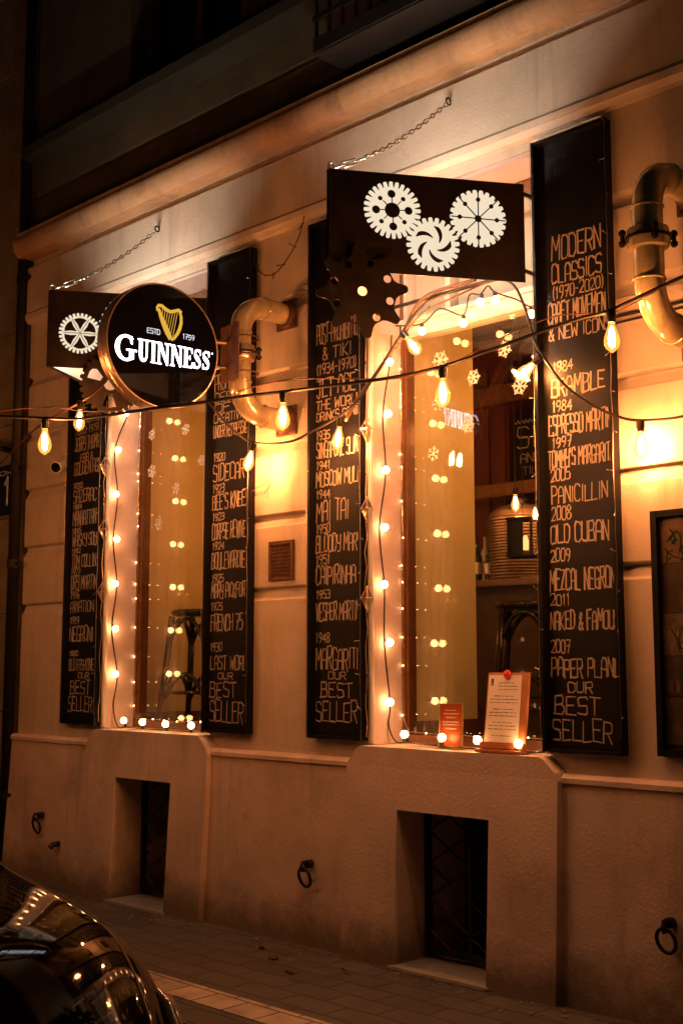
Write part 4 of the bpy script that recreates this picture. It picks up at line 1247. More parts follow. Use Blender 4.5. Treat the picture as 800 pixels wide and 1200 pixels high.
# ================================================================== STRING LIGHTS
def edison_parts():
    bm = NB(); lathe(bm, [(0, .006), (.012, .004), (.019, 0), (.019, -.028), (.016, -.036), (.015, -.046), (0, -.046)], Matrix.Identity(4), 12)
    sock = bm
    bm = NB(); lathe(bm, [(.0125, -.046), (.014, -.058), (.020, -.078), (.028, -.100), (.032, -.120), (.031, -.136), (.024, -.152), (.012, -.163), (.006, -.168), (.0, -.171)], Matrix.Identity(4), 16)
    glass = bm
    bm = NB()
    for k in range(6):
        a = 2*math.pi*k/6
        tube(bm, [(.006*math.cos(a), .006*math.sin(a), -.072), (.0125*math.cos(a+.2), .0125*math.sin(a+.2), -.108), (.009*math.cos(a+.4), .009*math.sin(a+.4), -.142)], .0021, 4)
    tube(bm, [(0, 0, -.062), (0, 0, -.140)], .003, 5)
    return sock, glass, bm
_ed = None
def edison(parent, pos, d, name='bulb'):
    """one filament bulb: bulb (glass) > socket, filament"""
    global _ed
    pr = parent.location
    q = (-Vector(d)).normalized().to_track_quat('Z', 'Y')
    if _ed is None:
        s, g, f = edison_parts()
        b = obj(name, g, M['bulbglass'], smooth=True)
        so = obj('socket', s, M['socket'], auto=True); fi = obj('filament', f, M['filament'])
        so.parent = b; fi.parent = b
        _ed = b
    else:
        b = _ed.copy(); COL.objects.link(b)
        for ch in list(_ed.children):
            c = ch.copy(); COL.objects.link(c); c.parent = b
    b.parent = parent; b.location = Vector(pos) - pr
    q = Matrix.Rotation(random.uniform(-.06,.06), 3, 'X').to_quaternion() @ Matrix.Rotation(random.uniform(-.06,.06), 3, 'Y').to_quaternion() @ q
    b.rotation_mode = 'QUATERNION'; b.rotation_quaternion = q
    return b
_gl = None
def globe(parent, pos, d):
    global _gl
    q = (-Vector(d)).normalized().to_track_quat('Z', 'Y')
    if _gl is None:
        bm = NB(); bmesh.ops.create_icosphere(bm, subdivisions=2, radius=.021, matrix=T(0, 0, -.036))
        b = obj('bulb', bm, M['globe'], smooth=True)
        bm = NB(); lathe(bm, [(0, .008), (.008, .007), (.011, .0), (.011, -.014), (.0085, -.018), (0, -.018)], Matrix.Identity(4), 10)
        so = obj('socket', bm, M['socket'], auto=True); so.parent = b
        _gl = b
    else:
        b = _gl.copy(); COL.objects.link(b)
        for ch in list(_gl.children):
            c = ch.copy(); COL.objects.link(c); c.parent = b
    b.parent = parent; b.location = Vector(pos) - parent.location
    b.rotation_mode = 'QUATERNION'; b.rotation_quaternion = q
    return b

C1 = [(-9.6,-3.2,3.1),(-8.6,-2.9,2.72),(-7.4,-2.5,2.64),(-6.2,-2.10,2.76),(-5.549,-1.85,2.735),(-5.228,-1.75,2.695),(-4.985,-1.65,2.665),(-4.799,-1.55,2.652),(-4.453,-1.4,2.672),(-4.251,-1.28,2.687),(-4.079,-1.2,2.699),(-3.901,-1.12,2.703),(-3.63,-1.03,2.706),(-3.423,-.93,2.719),(-3.216,-.85,2.744),(-3.0,-.77,2.796),(-2.795,-.7,2.848),(-2.665,-.65,2.878),(-2.555,-.6,2.9),(-2.305,-.48,3.005),(-2.017,-.35,3.09),(-1.4,-.05,3.35)]
t = thing('string_light', 'black festoon cable with filament bulbs sweeping in front of the round beer sign', 'string lights', C1[12], 'filament string lights')
bm = NB(); tube(bm, spline(C1, 6), .0075, 8); obj('cable', bm, M['cable'], t, smooth=True)
bm = NB(); tube(bm, spline([(p[0], p[1]+.03, p[2]+.028+.03*math.sin(i*1.3)) for i, p in enumerate(C1)], 6), .0028, 5); obj('support_wire', bm, M['cableb'], t, smooth=True)
for p, d in (((-7.4,-2.5,2.63),(0,0,-1)), ((-6.2,-2.10,2.75),(0,0,-1)), ((-8.6,-2.9,2.71),(0,0,-1)), ((-4.985,-1.65,2.66),(.0,0,-1)), ((-3.901,-1.12,2.698),(.02,.0,-1)), ((-3.216,-.85,2.738),(0.02,0,-1)), ((-2.557,-.6,2.893),(.03,-.02,-1))):  # first three hang out of frame, added to light the neighbouring wall
    edison(t, p, d)

t = thing('string_light', 'cable with tilted filament bulbs looping close to the wall past the menu boards', 'string lights', (-4.3, -.2, 2.9), 'filament string lights')
bm = NB()
CA = [(-5.28,-.44,2.98),(-5.22,-.32,2.84),(-5.17,-.2,2.765),(-4.871,-.2,2.727),(-4.681,-.2,2.762),(-4.473,-.2,2.815),(-4.328,-.2,2.885),(-4.235,-.18,2.995),(-4.06,-.16,3.19),(-3.93,-.15,3.31),(-3.75,-.14,3.345),(-3.5,-.13,3.345),(-3.39,-.12,3.30),(-3.325,-.11,3.16),(-3.285,-.11,3.02),(-3.235,-.12,2.935),(-3.118,-.12,2.774),(-2.984,-.11,2.662),(-2.855,-.10,2.589),(-2.745,-.09,2.557),(-2.538,-.08,2.549),(-2.269,-.08,2.601),(-1.9,-.08,2.75)]
tube(bm, spline(CA, 6), .0065, 8); obj('cable', bm, M['cable'], t, smooth=True)
bm = NB()
tube(bm, spline([(-4.46,-.17,2.79),(-4.33,-.19,2.91),(-4.245,-.16,3.01),(-4.075,-.14,3.2),(-3.9,-.17,3.34),(-3.6,-.14,3.37)], 6), .010, 7)
tube(bm, spline([(-4.15,-.12,3.13),(-3.98,-.12,3.27),(-3.75,-.11,3.325),(-3.42,-.11,3.37)], 6), .0055, 6)
for k in range(7): tube(bm, [(-4.2+.1*k, -.155, 3.06+.065*min(k, 4.5)), (-4.2+.1*k+random.uniform(-.02,.03), -.17, 3.06+.065*min(k, 4.5)+random.uniform(.02,.05))], .002, 4)
obj('twine_wrap', bm, M['cableb'], t, smooth=True)
for p, d in (((-5.172,-.19,2.765),(-.35,.02,-1)), ((-4.486,-.18,2.808),(-.22,.03,-1)), ((-4.068,-.15,3.195),(.62,.0,-.72)), ((-3.243,-.115,2.928),(-.75,.0,-.5)), ((-2.746,-.095,2.552),(.0,.0,-1))):
    edison(t, p, d)

t = thing('string_light', 'thin cable with one round filament bulb hanging below the one gear sign', 'string lights', (-5.85, -.9, 2.99), 'filament string lights')
bm = NB(); tube(bm, spline([(-8.3,-.05,3.0),(-7.3,-.45,2.99),(-6.5,-.75,2.985),(-5.85,-.9,2.995),(-5.78,-.8,3.1),(-5.9,-.62,3.29)], 6), .006, 7); obj('cable', bm, M['cableb'], t, smooth=True)
edison(t, (-5.85, -.9, 2.995), (.02, 0, -1))

# globe strings on the jambs and sills
def globe_string(label, pts, wire, loc):
    t = thing('globe_string_light', label, 'string lights', loc, 'globe string lights in the window openings')
    bm = NB(); tube(bm, spline(wire, 5), .0042, 6); obj('cable', bm, M['cable'], t, smooth=True)
    for p, d in pts: globe(t, Vector(p) - Vector(d).normalized()*.036, d)
def jamb(X, seq): return [((X, y, z), (.55, -.35+random.uniform(-.3,.3), random.uniform(-.5,.45))) for i, (y, z) in enumerate(seq)]
j1 = jamb(-6.845, [(.10,3.225),(.045,2.965),(.035,2.66),(.05,2.355),(.045,2.055),(.055,1.755),(.065,1.455)])
s1 = [((-6.72,.05,1.155),(-.2,-.3,1)), ((-6.43,-.01,1.155),(.3,-.2,1)), ((-6.19,-.01,1.15),(-.1,-.3,1)), ((-5.935,-.01,1.15),(.2,-.2,1))]
globe_string('string of glowing globe bulbs down the jamb and sill of the first window', j1 + s1,
    [(-6.875,.16,3.32)] + [(p[0]-.028, p[1]+.012+.02*(-1)**i, p[2]-.005) for i, (p, d) in enumerate(j1)] + [(-6.87,.07,1.25),(-6.80,.06,1.115)] + [(p[0]+.01, p[1]+.02, 1.113) for p, d in s1] + [(-5.8,.08,1.113)], (-6.87, .06, 1.12))
j2 = jamb(-4.405, [(.115,3.15),(.10,2.86),(.08,2.55),(.07,2.24),(.065,1.935),(.105,1.63),(.105,1.318)])
s2 = [((-4.30,.10,1.155),(-.4,-.2,1)), ((-3.945,-.02,1.158),(.3,-.3,1)), ((-3.715,-.03,1.155),(-.5,-.3,1)), ((-3.46,-.05,1.15),(.5,-.2,1))]
globe_string('string of glowing globe bulbs down the jamb and sill of the second window', j2 + s2,
    [(-4.42,.15,3.31)] + [(p[0]-.030, p[1]+.012+.02*(-1)**i, p[2]-.005) for i, (p, d) in enumerate(j2)] + [(-4.43,.12,1.2),(-4.38,.12,1.116)] + [(p[0]+.01, p[1]+.025, 1.113) for p, d in s2] + [(-3.36,.05,1.113)], (-4.43, .1, 1.12))
tp = [((-3.46,.12,3.222),(.2,-.2,-1)), ((-3.70,.02,3.312),(-.3,.0,-1)), ((-3.605,.02,3.302),(.1,.0,-1)), ((-3.90,.13,3.268),(.0,-.1,-1)), ((-4.19,.14,3.285),(.1,0,-1))]
globe_string('short string of glowing globe bulbs along the transom of the second window', tp,
    [(-4.40,.16,3.36),(-4.19,.14,3.325),(-4.05,.12,3.375),(-3.90,.13,3.31),(-3.80,.06,3.38),(-3.70,.02,3.352),(-3.65,.02,3.385),(-3.605,.02,3.342),(-3.52,.08,3.30),(-3.46,.12,3.26),(-3.35,.10,3.28)], (-3.9, .1, 3.3))
rj = [((-3.335,.03,2.55),(-.6,-.3,0)), ((-3.335,.03,2.18),(-.6,-.3,.1)), ((-3.335,.03,1.56),(-.6,-.3,-.1)), ((-3.335,.0,1.31),(-.6,-.3,.1))]
globe_string('string of globe bulbs half hidden behind the Modern Classics board', rj,
    [(-3.315,.05,3.0)] + [(-3.312, .04, p[2]) for p, d in rj] + [(-3.312,.03,1.12)], (-3.31, .04, 1.12))

# folded copper ornaments strung down the outer edges of the left jambs
def ornament_string(label, X, zs):
    t = thing('copper_garland', label, 'garland', (X, -.02, zs[0]), 'copper garlands on the window jambs')
    P = [(X+random.uniform(-.006,.006), -.03+random.uniform(-.006,.004), 3.30-k*.08) for k in range(28)]
    bm = NB(); tube(bm, spline(P, 2), .0028, 5); obj('cord', bm, M['copper'], t, smooth=True)
    for z in zs:
        bm = NB(); c = Vector((X+.012, -.035, z))
        ring = [c + Vector((.034*math.cos(a), .034*math.sin(a), .0)) for a in [2*math.pi*k/5+.4 for k in range(5)]]
        top, bot = c+Vector((0, 0, .065)), c-Vector((0, 0, .075))
        for k in range(5):
            tube(bm, [ring[k], ring[(k+1) % 5]], .003, 5); tube(bm, [ring[k], top], .003, 5); tube(bm, [ring[k], bot], .003, 5)
        vs = [bm.verts.new(q) for q in (ring[0], ring[1], top)]; bm.faces.new(vs)
        vs = [bm.verts.new(q) for q in (ring[2], ring[3], bot)]; bm.faces.new(vs)
        obj('ornament', bm, M['copper'], t)
_mi = [None]
def glint_string(label, a, b):  # beads added to imitate glints of the bulbs on the glossy frames
    t = thing('glint_bead_string', label, 'fairy lights', (a+.04, .228, 1.12), 'added glint beads on the window frames')
    P = [(a+.034+random.uniform(-.007,.007), .230, 3.34-k*.157+random.uniform(-.06,.06)) for k in range(14)]
    Q = [(a+.06+k*(b-a-.12)/9+random.uniform(-.03,.03), .226, 1.158+random.uniform(-.006,.006)) for k in range(10)]
    bm = NB(); tube(bm, P + Q, .0014, 4); obj('wire', bm, M['copper'], t)
    for p in P[1:] + Q[1:]:
        if _mi[0] is None:
            bm = NB(); bmesh.ops.create_icosphere(bm, subdivisions=1, radius=.0034)
            o = obj('glint_bead', bm, M['micro']); _mi[0] = o
        else:
            o = _mi[0].copy(); COL.objects.link(o)
        o.parent = t; o.location = Vector(p) - t.location + Vector((random.uniform(0,.006), -.004, 0))
glint_string('copper wire of added glowing beads standing in for glints on the first window frame', *W1)
glint_string('copper wire of added glowing beads standing in for glints on the second window frame', *W2)
ornament_string('copper cord of folded diamond ornaments on the first window jamb', -6.885, (2.85, 2.42, 2.0))
ornament_string('copper cord of folded diamond ornaments on the second window jamb', -4.445, (2.76, 2.33, 1.86))

# bare twig-like wire of unlit lights hanging from board to board
bm = NB()
Pw = spline([(-5.37,-.03,3.98),(-5.33,-.05,3.87),(-5.25,-.06,3.80),(-5.16,-.06,3.78),(-5.06,-.06,3.83),(-4.96,-.05,3.95),(-4.90,-.05,4.10)], 6)
tube(bm, Pw, .003, 5)
for i in range(3, len(Pw)-2, 5):
    d = Vector((random.uniform(-.5,.5), -.3, random.uniform(-1,.6))).normalized(); tube(bm, [Pw[i]-d*.012, Pw[i]+d*.04], .003, 5); 
tag(obj('unlit_fairy_wire', bm, M['cable'], loc=(0, 0, 0)), 'dark sagging wire of unlit fairy lights above the brass pipe', 'fairy lights')
bm = NB()
Pw = spline([(-5.37,-.03,2.52),(-5.28,-.04,2.545),(-5.2,-.03,2.56)], 5); tube(bm, Pw, .0022, 5); tube(bm, [Pw[-1], (-5.24,-.05,2.49)], .0022, 4); tube(bm, [Pw[-2], (-5.21,-.05,2.46)], .0022, 4); tube(bm, [Pw[-1], (-5.17,-.04,2.55)], .0022, 4)
tag(obj('loose_wire', bm, M['steel'], loc=(0, 0, 0)), 'loose frayed wire end sticking out beside the Sidecar line', 'wire')
bm = NB(); tube(bm, spline([(-2.9,-.03,3.06),(-2.5,-.03,3.06),(-2.46,-.05,3.08),(-2.43,-.05,3.16),(-2.36,-.05,3.21),(-2.1,-.04,3.23)], 5), .008, 7); tube(bm, spline([(-2.9,-.03,3.03),(-2.3,-.03,3.035),(-2.0,-.03,3.03)], 4), .006, 6)
tag(obj('wall_cable', bm, M['cable'], loc=(0, 0, 0)), 'dark cables clipped along the wall behind the brass pipe', 'cable')
bm = NB(); box(bm, -2.36, -2.25, -.09, -.001, 2.86, 3.02, bev=.008); tube(bm, spline([(-2.25,-.05,2.98),(-2.22,-.06,2.96),(-2.2,-.06,2.86),(-2.24,-.05,2.80)], 4), .007, 6)
tag(obj('cable_box', bm, M['rust'], loc=(0, 0, 0)), 'small cable box on the wall under the brass pipe past the last board', 'junction box')

# ================================================================== ON THE GLASS AND THE SILL
SN = ['white snowflake sticker on the second window, above the hanging filament bulb', 'white snowflake sticker on the second window, just over the mirrored letters', 'white snowflake sticker highest on the dark half of the second window',
      'white snowflake sticker beside the Modern Classics board edge', 'white snowflake sticker behind the filament bulb of the second window', 'white snowflake sticker just under the mirrored letters in the second window', 'white snowflake sticker lowest on the second window',
      'white snowflake sticker by the left frame of the first window, topmost there', 'white snowflake sticker under the round beer sign on the first window', 'white snowflake sticker touching the edge of the board with Sidecar', 'white snowflake sticker second down along the left frame of the first window', 'white snowflake sticker in the middle of the first window', 'white snowflake sticker lowest on the first window']
SP = [(-4.186,3.148),(-3.958,3.017),(-3.753,3.131),(-3.66,2.92),(-4.207,2.912),(-4.002,2.763),(-4.241,2.643),(-6.79,3.092),(-6.414,3.078),(-6.236,2.849),(-6.78,2.837),(-6.506,2.69),(-6.689,2.464)]
sn0 = None
for i, (lab, (x, z)) in enumerate(zip(SN, SP)):
    if sn0 is None:
        bm = NB(); mt = Matrix(((1,0,0,0),(0,0,-1,0),(0,1,0,0),(0,0,0,1)))
        for k in range(6):
            a = math.pi/3*k; d = Vector((math.cos(a), math.sin(a))); n_ = Vector((-d.y, d.x))
            prism(bm, [tuple(n_*.006), tuple(-n_*.006), tuple(d*.055-n_*.005), tuple(d*.06), tuple(d*.055+n_*.005)], k*.0001, .0012+k*.0001, mt)
            for s in (-1, 1):
                e = (d*.6+n_*s*.8).normalized(); f = Vector((-e.y, e.x))*.0045; b = d*.030
                prism(bm, [tuple(b+f), tuple(b-f), tuple(b+e*.022-f), tuple(b+e*.022+f)], .0002+k*.0001, .0016+k*.0001+s*.00005, mt)
        o = obj('snowflake_sticker', bm, M['snow'], loc=(x, .2815, z)); sn0 = o
    else:
        o = sn0.copy(); COL.objects.link(o); o.location = (x, .2815, z); o.rotation_euler = (0, random.uniform(0, 1), 0)
        s = random.uniform(.65, .9); o.scale = (s, 1, s)
    tag(o, lab, 'sticker', 'snowflake stickers on the windows')

mh = thing('menu_stand', 'wooden menu stand with a printed page and red clip on the second sill', 'menu', (-3.56, -.02, 1.104))
tilt = Matrix.Translation((-3.565, -.03, 1.104)) @ Matrix.Rotation(R(-8), 4, 'X')
bm = NB(); box(bm, -.122, .122, 0, .014, .0, .375, mtx=tilt, bev=.004); obj('board', bm, M['oak'], mh)
bm = NB(); box(bm, -.132, .132, -.05, .06, 0, .014, mtx=Matrix.Translation((-3.565, -.03, 1.104)), bev=.003); box(bm, -.128, .128, -.024, -.002, .0145, .045, mtx=tilt, bev=.003); obj('foot', bm, M['oak'], mh)
bm = NB(); box(bm, -.110, .082, -.0035, -.0015, .047, .362, mtx=tilt); pg = obj('page', bm, M['paper'], mh)
bm = NB(); pm = tilt @ Matrix(((1,0,0,0),(0,0,-1,-.0037),(0,1,0,0),(0,0,0,1)))
for k in range(17):
    v = .325-k*.0155
    if k % 4 == 3: continue
    a = -.095 if k % 4 else -.07
    x = a if k > 2 else -.05
    while x < -a*.7:
        l = random.uniform(.012, .03); stroke(bm, [(x, v), (min(x+l, -a-.03), v)], .0032, pm, .0004); x += l+.007
stroke(bm, [(-.088, .34), (-.088, .325)], .012, pm, .0004); stroke(bm, [(-.096, .315), (-.080, .315)], .005, pm, .0004)
obj('lettering', bm, M['ink'], pg)
bm = NB(); lathe(bm, [(0, -.008), (.018, -.006), (.021, 0), (.018, .008), (0, .011)], tilt @ Matrix.Translation((0, -.008, .366)) @ Matrix.Rotation(R(90), 4, 'X'), 16); box(bm, -.012, .012, -.012, .018, .352, .366, mtx=tilt, bev=.003); obj('clip', bm, M['red'], mh)
tc = thing('table_card', 'small amber acrylic card glowing behind a globe bulb on the second sill', 'table card', (-3.94, .02, 1.104))
mt = Matrix.Translation((-3.935, .03, 1.104)) @ Matrix.Rotation(R(8), 4, 'Z') @ Matrix.Rotation(R(-4), 4, 'X')
bm = NB(); box(bm, -.064, .064, 0, .006, 0, .215, mtx=mt, bev=.002); obj('card', bm, M['amber'], tc)
bm = NB(); fm = mt
box(bm, -.067, -.064, -.003, .009, 0, .218, mtx=fm); box(bm, .064, .067, -.003, .009, 0, .218, mtx=fm); box(bm, -.064, .064, -.003, .009, .2155, .218, mtx=fm); box(bm, -.064, .064, -.02, .03, -.001, .004, mtx=fm); obj('card_frame', bm, M['brass'], tc)
bm = NB(); pm = mt @ Matrix(((1,0,0,0),(0,0,-1,-.0006),(0,1,0,0),(0,0,0,1)))
for v, a in ((.185,.03), (.168,.04), (.15,.025), (.128,.045), (.115,.045), (.095,.03)):
    x = -a
    while x < a: l = random.uniform(.008,.018); stroke(bm, [(x, v), (min(a, x+l), v)], .005, pm, .0004); x += l+.005
obj('lettering', bm, M['snow'], tc)

# ================================================================== INSIDE THE BAR
def stool(label, x, y, rz):
    t = thing('bar_stool', label, 'bar stool', (x, y, 1.05), 'dark bentwood bar stools')
    t.rotation_euler = (0, 0, rz)
    H = .84
    def part(name, bm, smooth=True): obj(name, bm, M['stoolwood'], t, smooth=smooth, loc=(0, 0, 0))
    bm = NB(); lathe(bm, [(0, H-.03), (.15, H-.03), (.19, H-.022), (.20, H-.006), (.195, H+.014), (.17, H+.022), (0, H+.012)], Matrix.Identity(4), 28); part('seat', bm)
    for sx in (-1, 1):
        for sy in (-1, 1):
            bm = NB(); tube(bm, [(sx*.21, sy*.21, 0), (sx*.165, sy*.165, .4), (sx*.135, sy*.135, H-.03)], [.019, .023, .024], 10); part('leg', bm)
    for z, k in ((H-.05, .0), (.40, 1)):
        for a in range(4):
            q = Matrix.Rotation(math.pi/2*a, 4, 'Z')
            e = .15 if k == 0 else .168
            bm = NB(); tube(bm, [q @ Vector((-e*.95+2*e*.95*i/16, -e, z - .17*(abs(i-8)/8)**2.2)) for i in range(17)], .016, 8); part('bentwood_arch', bm)
    bm = NB(); tube(bm, [(.185*math.cos(a), .185*math.sin(a), .27) for a in [2*math.pi*k/28 for k in range(28)]], .011, 8, closed=True); part('foot_ring', bm)
M['stoolwood'] = mat('dark_bentwood', (0.022, 0.014, 0.010), 0.25, var=0.3, scale=12, coat=0.4)
stool('dark bentwood bar stool standing inside the first window', -6.98, .86, .35)
stool('dark bentwood bar stool in front of the counter inside the second window', -4.63, 1.62, .5)
stool('dark bentwood bar stool half hidden behind the Modern Classics board', -4.05, 1.60, .2)
ct = thing('bar_counter', 'dark wooden bar counter inside the second window', 'bar counter', (-4.5, 2.4, 1.05))
bm = NB(); box(bm, -6.4, -1.5, 2.22, 2.85, 2.07, 2.12, bev=.008); obj('counter_top', bm, M['frame'], ct)
bm = NB(); box(bm, -6.35, -1.5, 2.32, 2.8, 1.05, 2.07)
for k in range(9): box(bm, -6.3+k*.53, -5.86+k*.53, 2.30, 2.319, 1.2, 1.98, bev=.005)
obj('counter_front', bm, M['darkwood'], ct)
tk = thing('ribbed_tank', 'ribbed copper beer tank standing on the bar counter', 'tank', (-5.33, 2.52, 2.12))
bm = NB(); pr = [(0, 0), (.24, 0)]
for k in range(20): pr += [(.230, .012+k*.022), (.246, .012+k*.022+.005), (.246, .012+k*.022+.014), (.230, .012+k*.022+.020)]
pr += [(.238, .462), (.22, .50), (.16, .54), (.08, .56), (0, .565)]
lathe(bm, pr, T(-5.33, 2.52, 2.12), 40); obj('body', bm, M['tanksteel'], tk, smooth=False)
bm = NB(); lathe(bm, [(0, .563), (.05, .563), (.05, .60), (.03, .62), (0, .62)], T(-5.33, 2.52, 2.12), 18); obj('lid_knob', bm, M['darkiron'], tk)
ln = thing('lantern', 'small black box lantern hanging in front of the copper tank', 'lantern', (-4.72, 1.72, 2.26))
lm = Matrix.Translation((-4.72, 1.72, 2.22)) @ Matrix.Rotation(R(20), 4, 'Z')
bm = NB()
for sx in (-1, 1):
    for sy in (-1, 1): box(bm, sx*.075-.008, sx*.075+.008, sy*.075-.008, sy*.075+.008, 0, .22, mtx=lm)
box(bm, -.09, .09, -.09, .09, -.016, -.001, mtx=lm); box(bm, -.09, .09, -.09, .09, .221, .236, mtx=lm); pass
box(bm, -.078, -.0725, -.066, .066, .001, .219, mtx=lm); box(bm, -.066, .02, -.078, -.0725, .001, .219, mtx=lm)
tube(bm, [lm @ Vector((0, 0, .236)), lm @ Vector((0, 0, 2.03))], .0025, 5)
obj('housing', bm, M['black'], ln)
bm = NB(); lathe(bm, [(0, .03), (.02, .03), (.022, .08), (.012, .12), (0, .125)], lm @ T(.02, -.02, 0), 10); obj('candle_bulb', bm, emis('lantern_flame', WARM, 2.5), ln)
for i, (x, y, z, lab) in enumerate(((-5.10, 2.15, 2.74, 'bare filament pendant bulb hanging over the copper tank'), (-3.2, 2.1, 2.9, 'filament pendant bulb added unseen to light the bar, right of the copper tank'), (-6.4, 1.0, 3.0, 'unseen filament bulb added to light the room behind the first window'), (-3.75, 1.3, 3.1, 'filament bulb added to brighten the second window jamb, hidden by the Modern Classics board'))):
    t = thing('pendant_bulb', lab, 'pendant lamp', (x, y, z), 'pendant bulbs inside the bar')  # pendants after the first are unseen, added to light the interior
    bm = NB(); tube(bm, [(x, y, z+.005), (x, y, 4.25)], .004, 6); lathe(bm, [(0, -.02), (.04, -.02), (.04, 0), (0, 0)], T(x, y, 4.25), 14); obj('flex', bm, M['cable'], t)
    edison(t, (x, y, z), (0, 0, -1))
BT = ['dark green bottle on the counter by the window jamb', 'pale labelled bottle on the counter beside the green bottle', 'short dark bottle on the counter before the copper tank', 'tall clear bottle on the back of the counter']
for lab, (x, y, h, mm) in zip(BT, ((-5.66, 2.42, .30, 'bottle'), (-5.585, 2.50, .34, 'label'), (-5.50, 2.36, .26, 'bottle'), (-5.74, 2.62, .36, 'label'))):
    t = thing('bottle', lab, 'bottle', (x, y, 2.12), 'bottles on the bar counter')
    bm = NB(); lathe(bm, [(0, 2.12), (.038, 2.12), (.038, 2.12+h*.6), (.034, 2.12+h*.66), (.014, 2.12+h*.78), (.013, 2.12+h), (0, 2.12+h)], T(x, y, 0), 16); obj('glass', bm, M[mm], t, auto=True)
    bm = NB(); lathe(bm, [(.0385, 2.12+h*.2), (.039, 2.12+h*.21), (.039, 2.12+h*.48), (.0385, 2.12+h*.49)], T(x, y, 0), 16); obj('label', bm, M['label'] if mm == 'bottle' else M['oak'], t)
cm = thing('coffee_machine', 'dark rounded machine on the counter beside the copper tank', 'coffee machine', (-5.52, 2.6, 2.12))
bm = NB(); lathe(bm, [(0, 0), (.13, 0), (.14, .03), (.14, .16), (.11, .24), (.05, .28), (0, .285)], T(-5.50, 2.62, 2.12), 20); obj('body', bm, M['darkiron'], cm, smooth=True)
bm = NB(); tube(bm, [(-5.42, 2.48, 2.30), (-5.38, 2.44, 2.28), (-5.37, 2.43, 2.22)], .012, 8); lathe(bm, [(.06, .28), (.06, .3), (.02, .33), (0, .33)], T(-5.50, 2.62, 2.12), 16); obj('spout', bm, M['steel'], cm)
cb = thing('chalk_menu', 'black chalk menu with wavy white border on the bar back wall', 'chalkboard', (-5.6, 3.2, 3.0))
bm = NB(); box(bm, -5.98, -5.25, 3.30, 3.33, 2.95, 3.52); obj('panel', bm, M['board'], cb)
bm = NB(); mt = Matrix(((1,0,0,0),(0,0,-1,3.2995),(0,1,0,0),(0,0,0,1)))
write(bm, "SIPS", -5.93, -5.45, 3.27, 3.44, .012, mt); write(bm, "AND BITES", -5.90, -5.35, 3.15, 3.22, .007, mt); write(bm, "TILL LATE", -5.88, -5.38, 3.05, 3.11, .006, mt)
for zz in (2.985, 3.485): stroke(bm, [(-5.96+.02*k, zz+.012*(-1)**k) for k in range(35)], .008, mt)
obj('chalk_lettering', bm, M['chalk'], cb)

# ================================================================== LITTER
for i, (x, y, lab) in enumerate(((-4.72, -.42, 'dry leaf on the pavement before the second basement window'), (-4.45, -.55, 'curled dry leaf on the pavement by the pale strip'), (-4.95, -.30, 'small dry leaf close to the foot of the plinth'), (-4.25, -.36, 'dry leaf near the threshold of the second basement window'))):
    bm = NB(); mt = Matrix.Translation((x, y, GZ+.004)) @ Matrix.Rotation(i*1.3, 4, 'Z')
    n = 8; top = []; 
    for k in range(n+1):
        f = k/n; wv = .018*math.sin(math.pi*f)**.8
        top.append([bm.verts.new(mt @ Vector((-.035+.07*f, s*wv, .004+.010*abs(s)*math.sin(f*5+i)+.012*f*f))) for s in (-1, 0, 1)])
    for a, b in zip(top, top[1:]):
        for k in range(2): bm.faces.new((a[k], a[k+1], b[k+1], b[k]))
    r = bmesh.ops.solidify(bm, geom=bm.faces[:], thickness=.0012)
    tag(obj('fallen_leaf', bm, M['leaf'], loc=(0, 0, 0)), lab, 'leaf', 'dry leaves on the pavement')

bm = NB()
for i in range(420):
    x = random.uniform(-8, -1.5); y = -.16 - abs(random.gauss(0, .12)) if i % 3 else random.uniform(-2.3, -.2)
    r_ = random.uniform(.003, .009)
    bmesh.ops.create_icosphere(bm, subdivisions=1, radius=r_, matrix=Matrix.Translation((x, y, GZ+r_*.4)) @ Matrix.Diagonal((1.4, .9, .55, 1)))
g = obj('grit', bm, M['kerb']); g['kind'] = 'stuff'; g['label'] = 'grit and crumbs of plaster along the foot of the wall'
CARX, CARY = -2.18, -3.41

# ================================================================== PARKED CAR
car = thing('parked_car', 'glossy black car parked at the kerb, its hood mirroring the string lights', 'car', (CARX-2.1, CARY, -.10))
def hw(d):      # half width at distance d behind the nose
    t_ = min(1, d/0.95)
    return .52 + .34*math.sin(t_*math.pi/2)**.9 if d < .95 else .86
def hood(d):    # centre height
    return .72 + .22*math.sin(min(1, d/.62)*math.pi/2)**.8 + .15*min(1, max(0, d-.3)/1.1)
st = [0.0, .03, .08, .16, .28, .45, .65, .85, 1.05, 1.2]
def section(d):
    W = hw(d); Hc = hood(d); zb = .12 if d > .05 else .26
    sh = Hc - .10 - .06*(1-min(1, d/.5))
    half = [(0, Hc), (W*.35, Hc-.006), (W*.62, Hc-.022), (W*.80, Hc-.05), (W*.90, sh+.005), (W*.965, sh-.06), (W*1.0, sh-.15), (W*1.0, sh-.24), (W*.985, .38), (W*.96, .26), (W*.90, zb), (0, zb-.02)]
    return half
def add_section(bm, x, half):
    pts = [(-y, z) for y, z in half[:0:-1]] + half[:-1] if False else [(y, z) for y, z in half] + [(-y, z) for y, z in half[-2:0:-1]]
    return [bm.verts.new((x, CARY + y, z - .10)) for y, z in pts]
bm = NB()
rings = [add_section(bm, CARX - d, section(d)) for d in st]
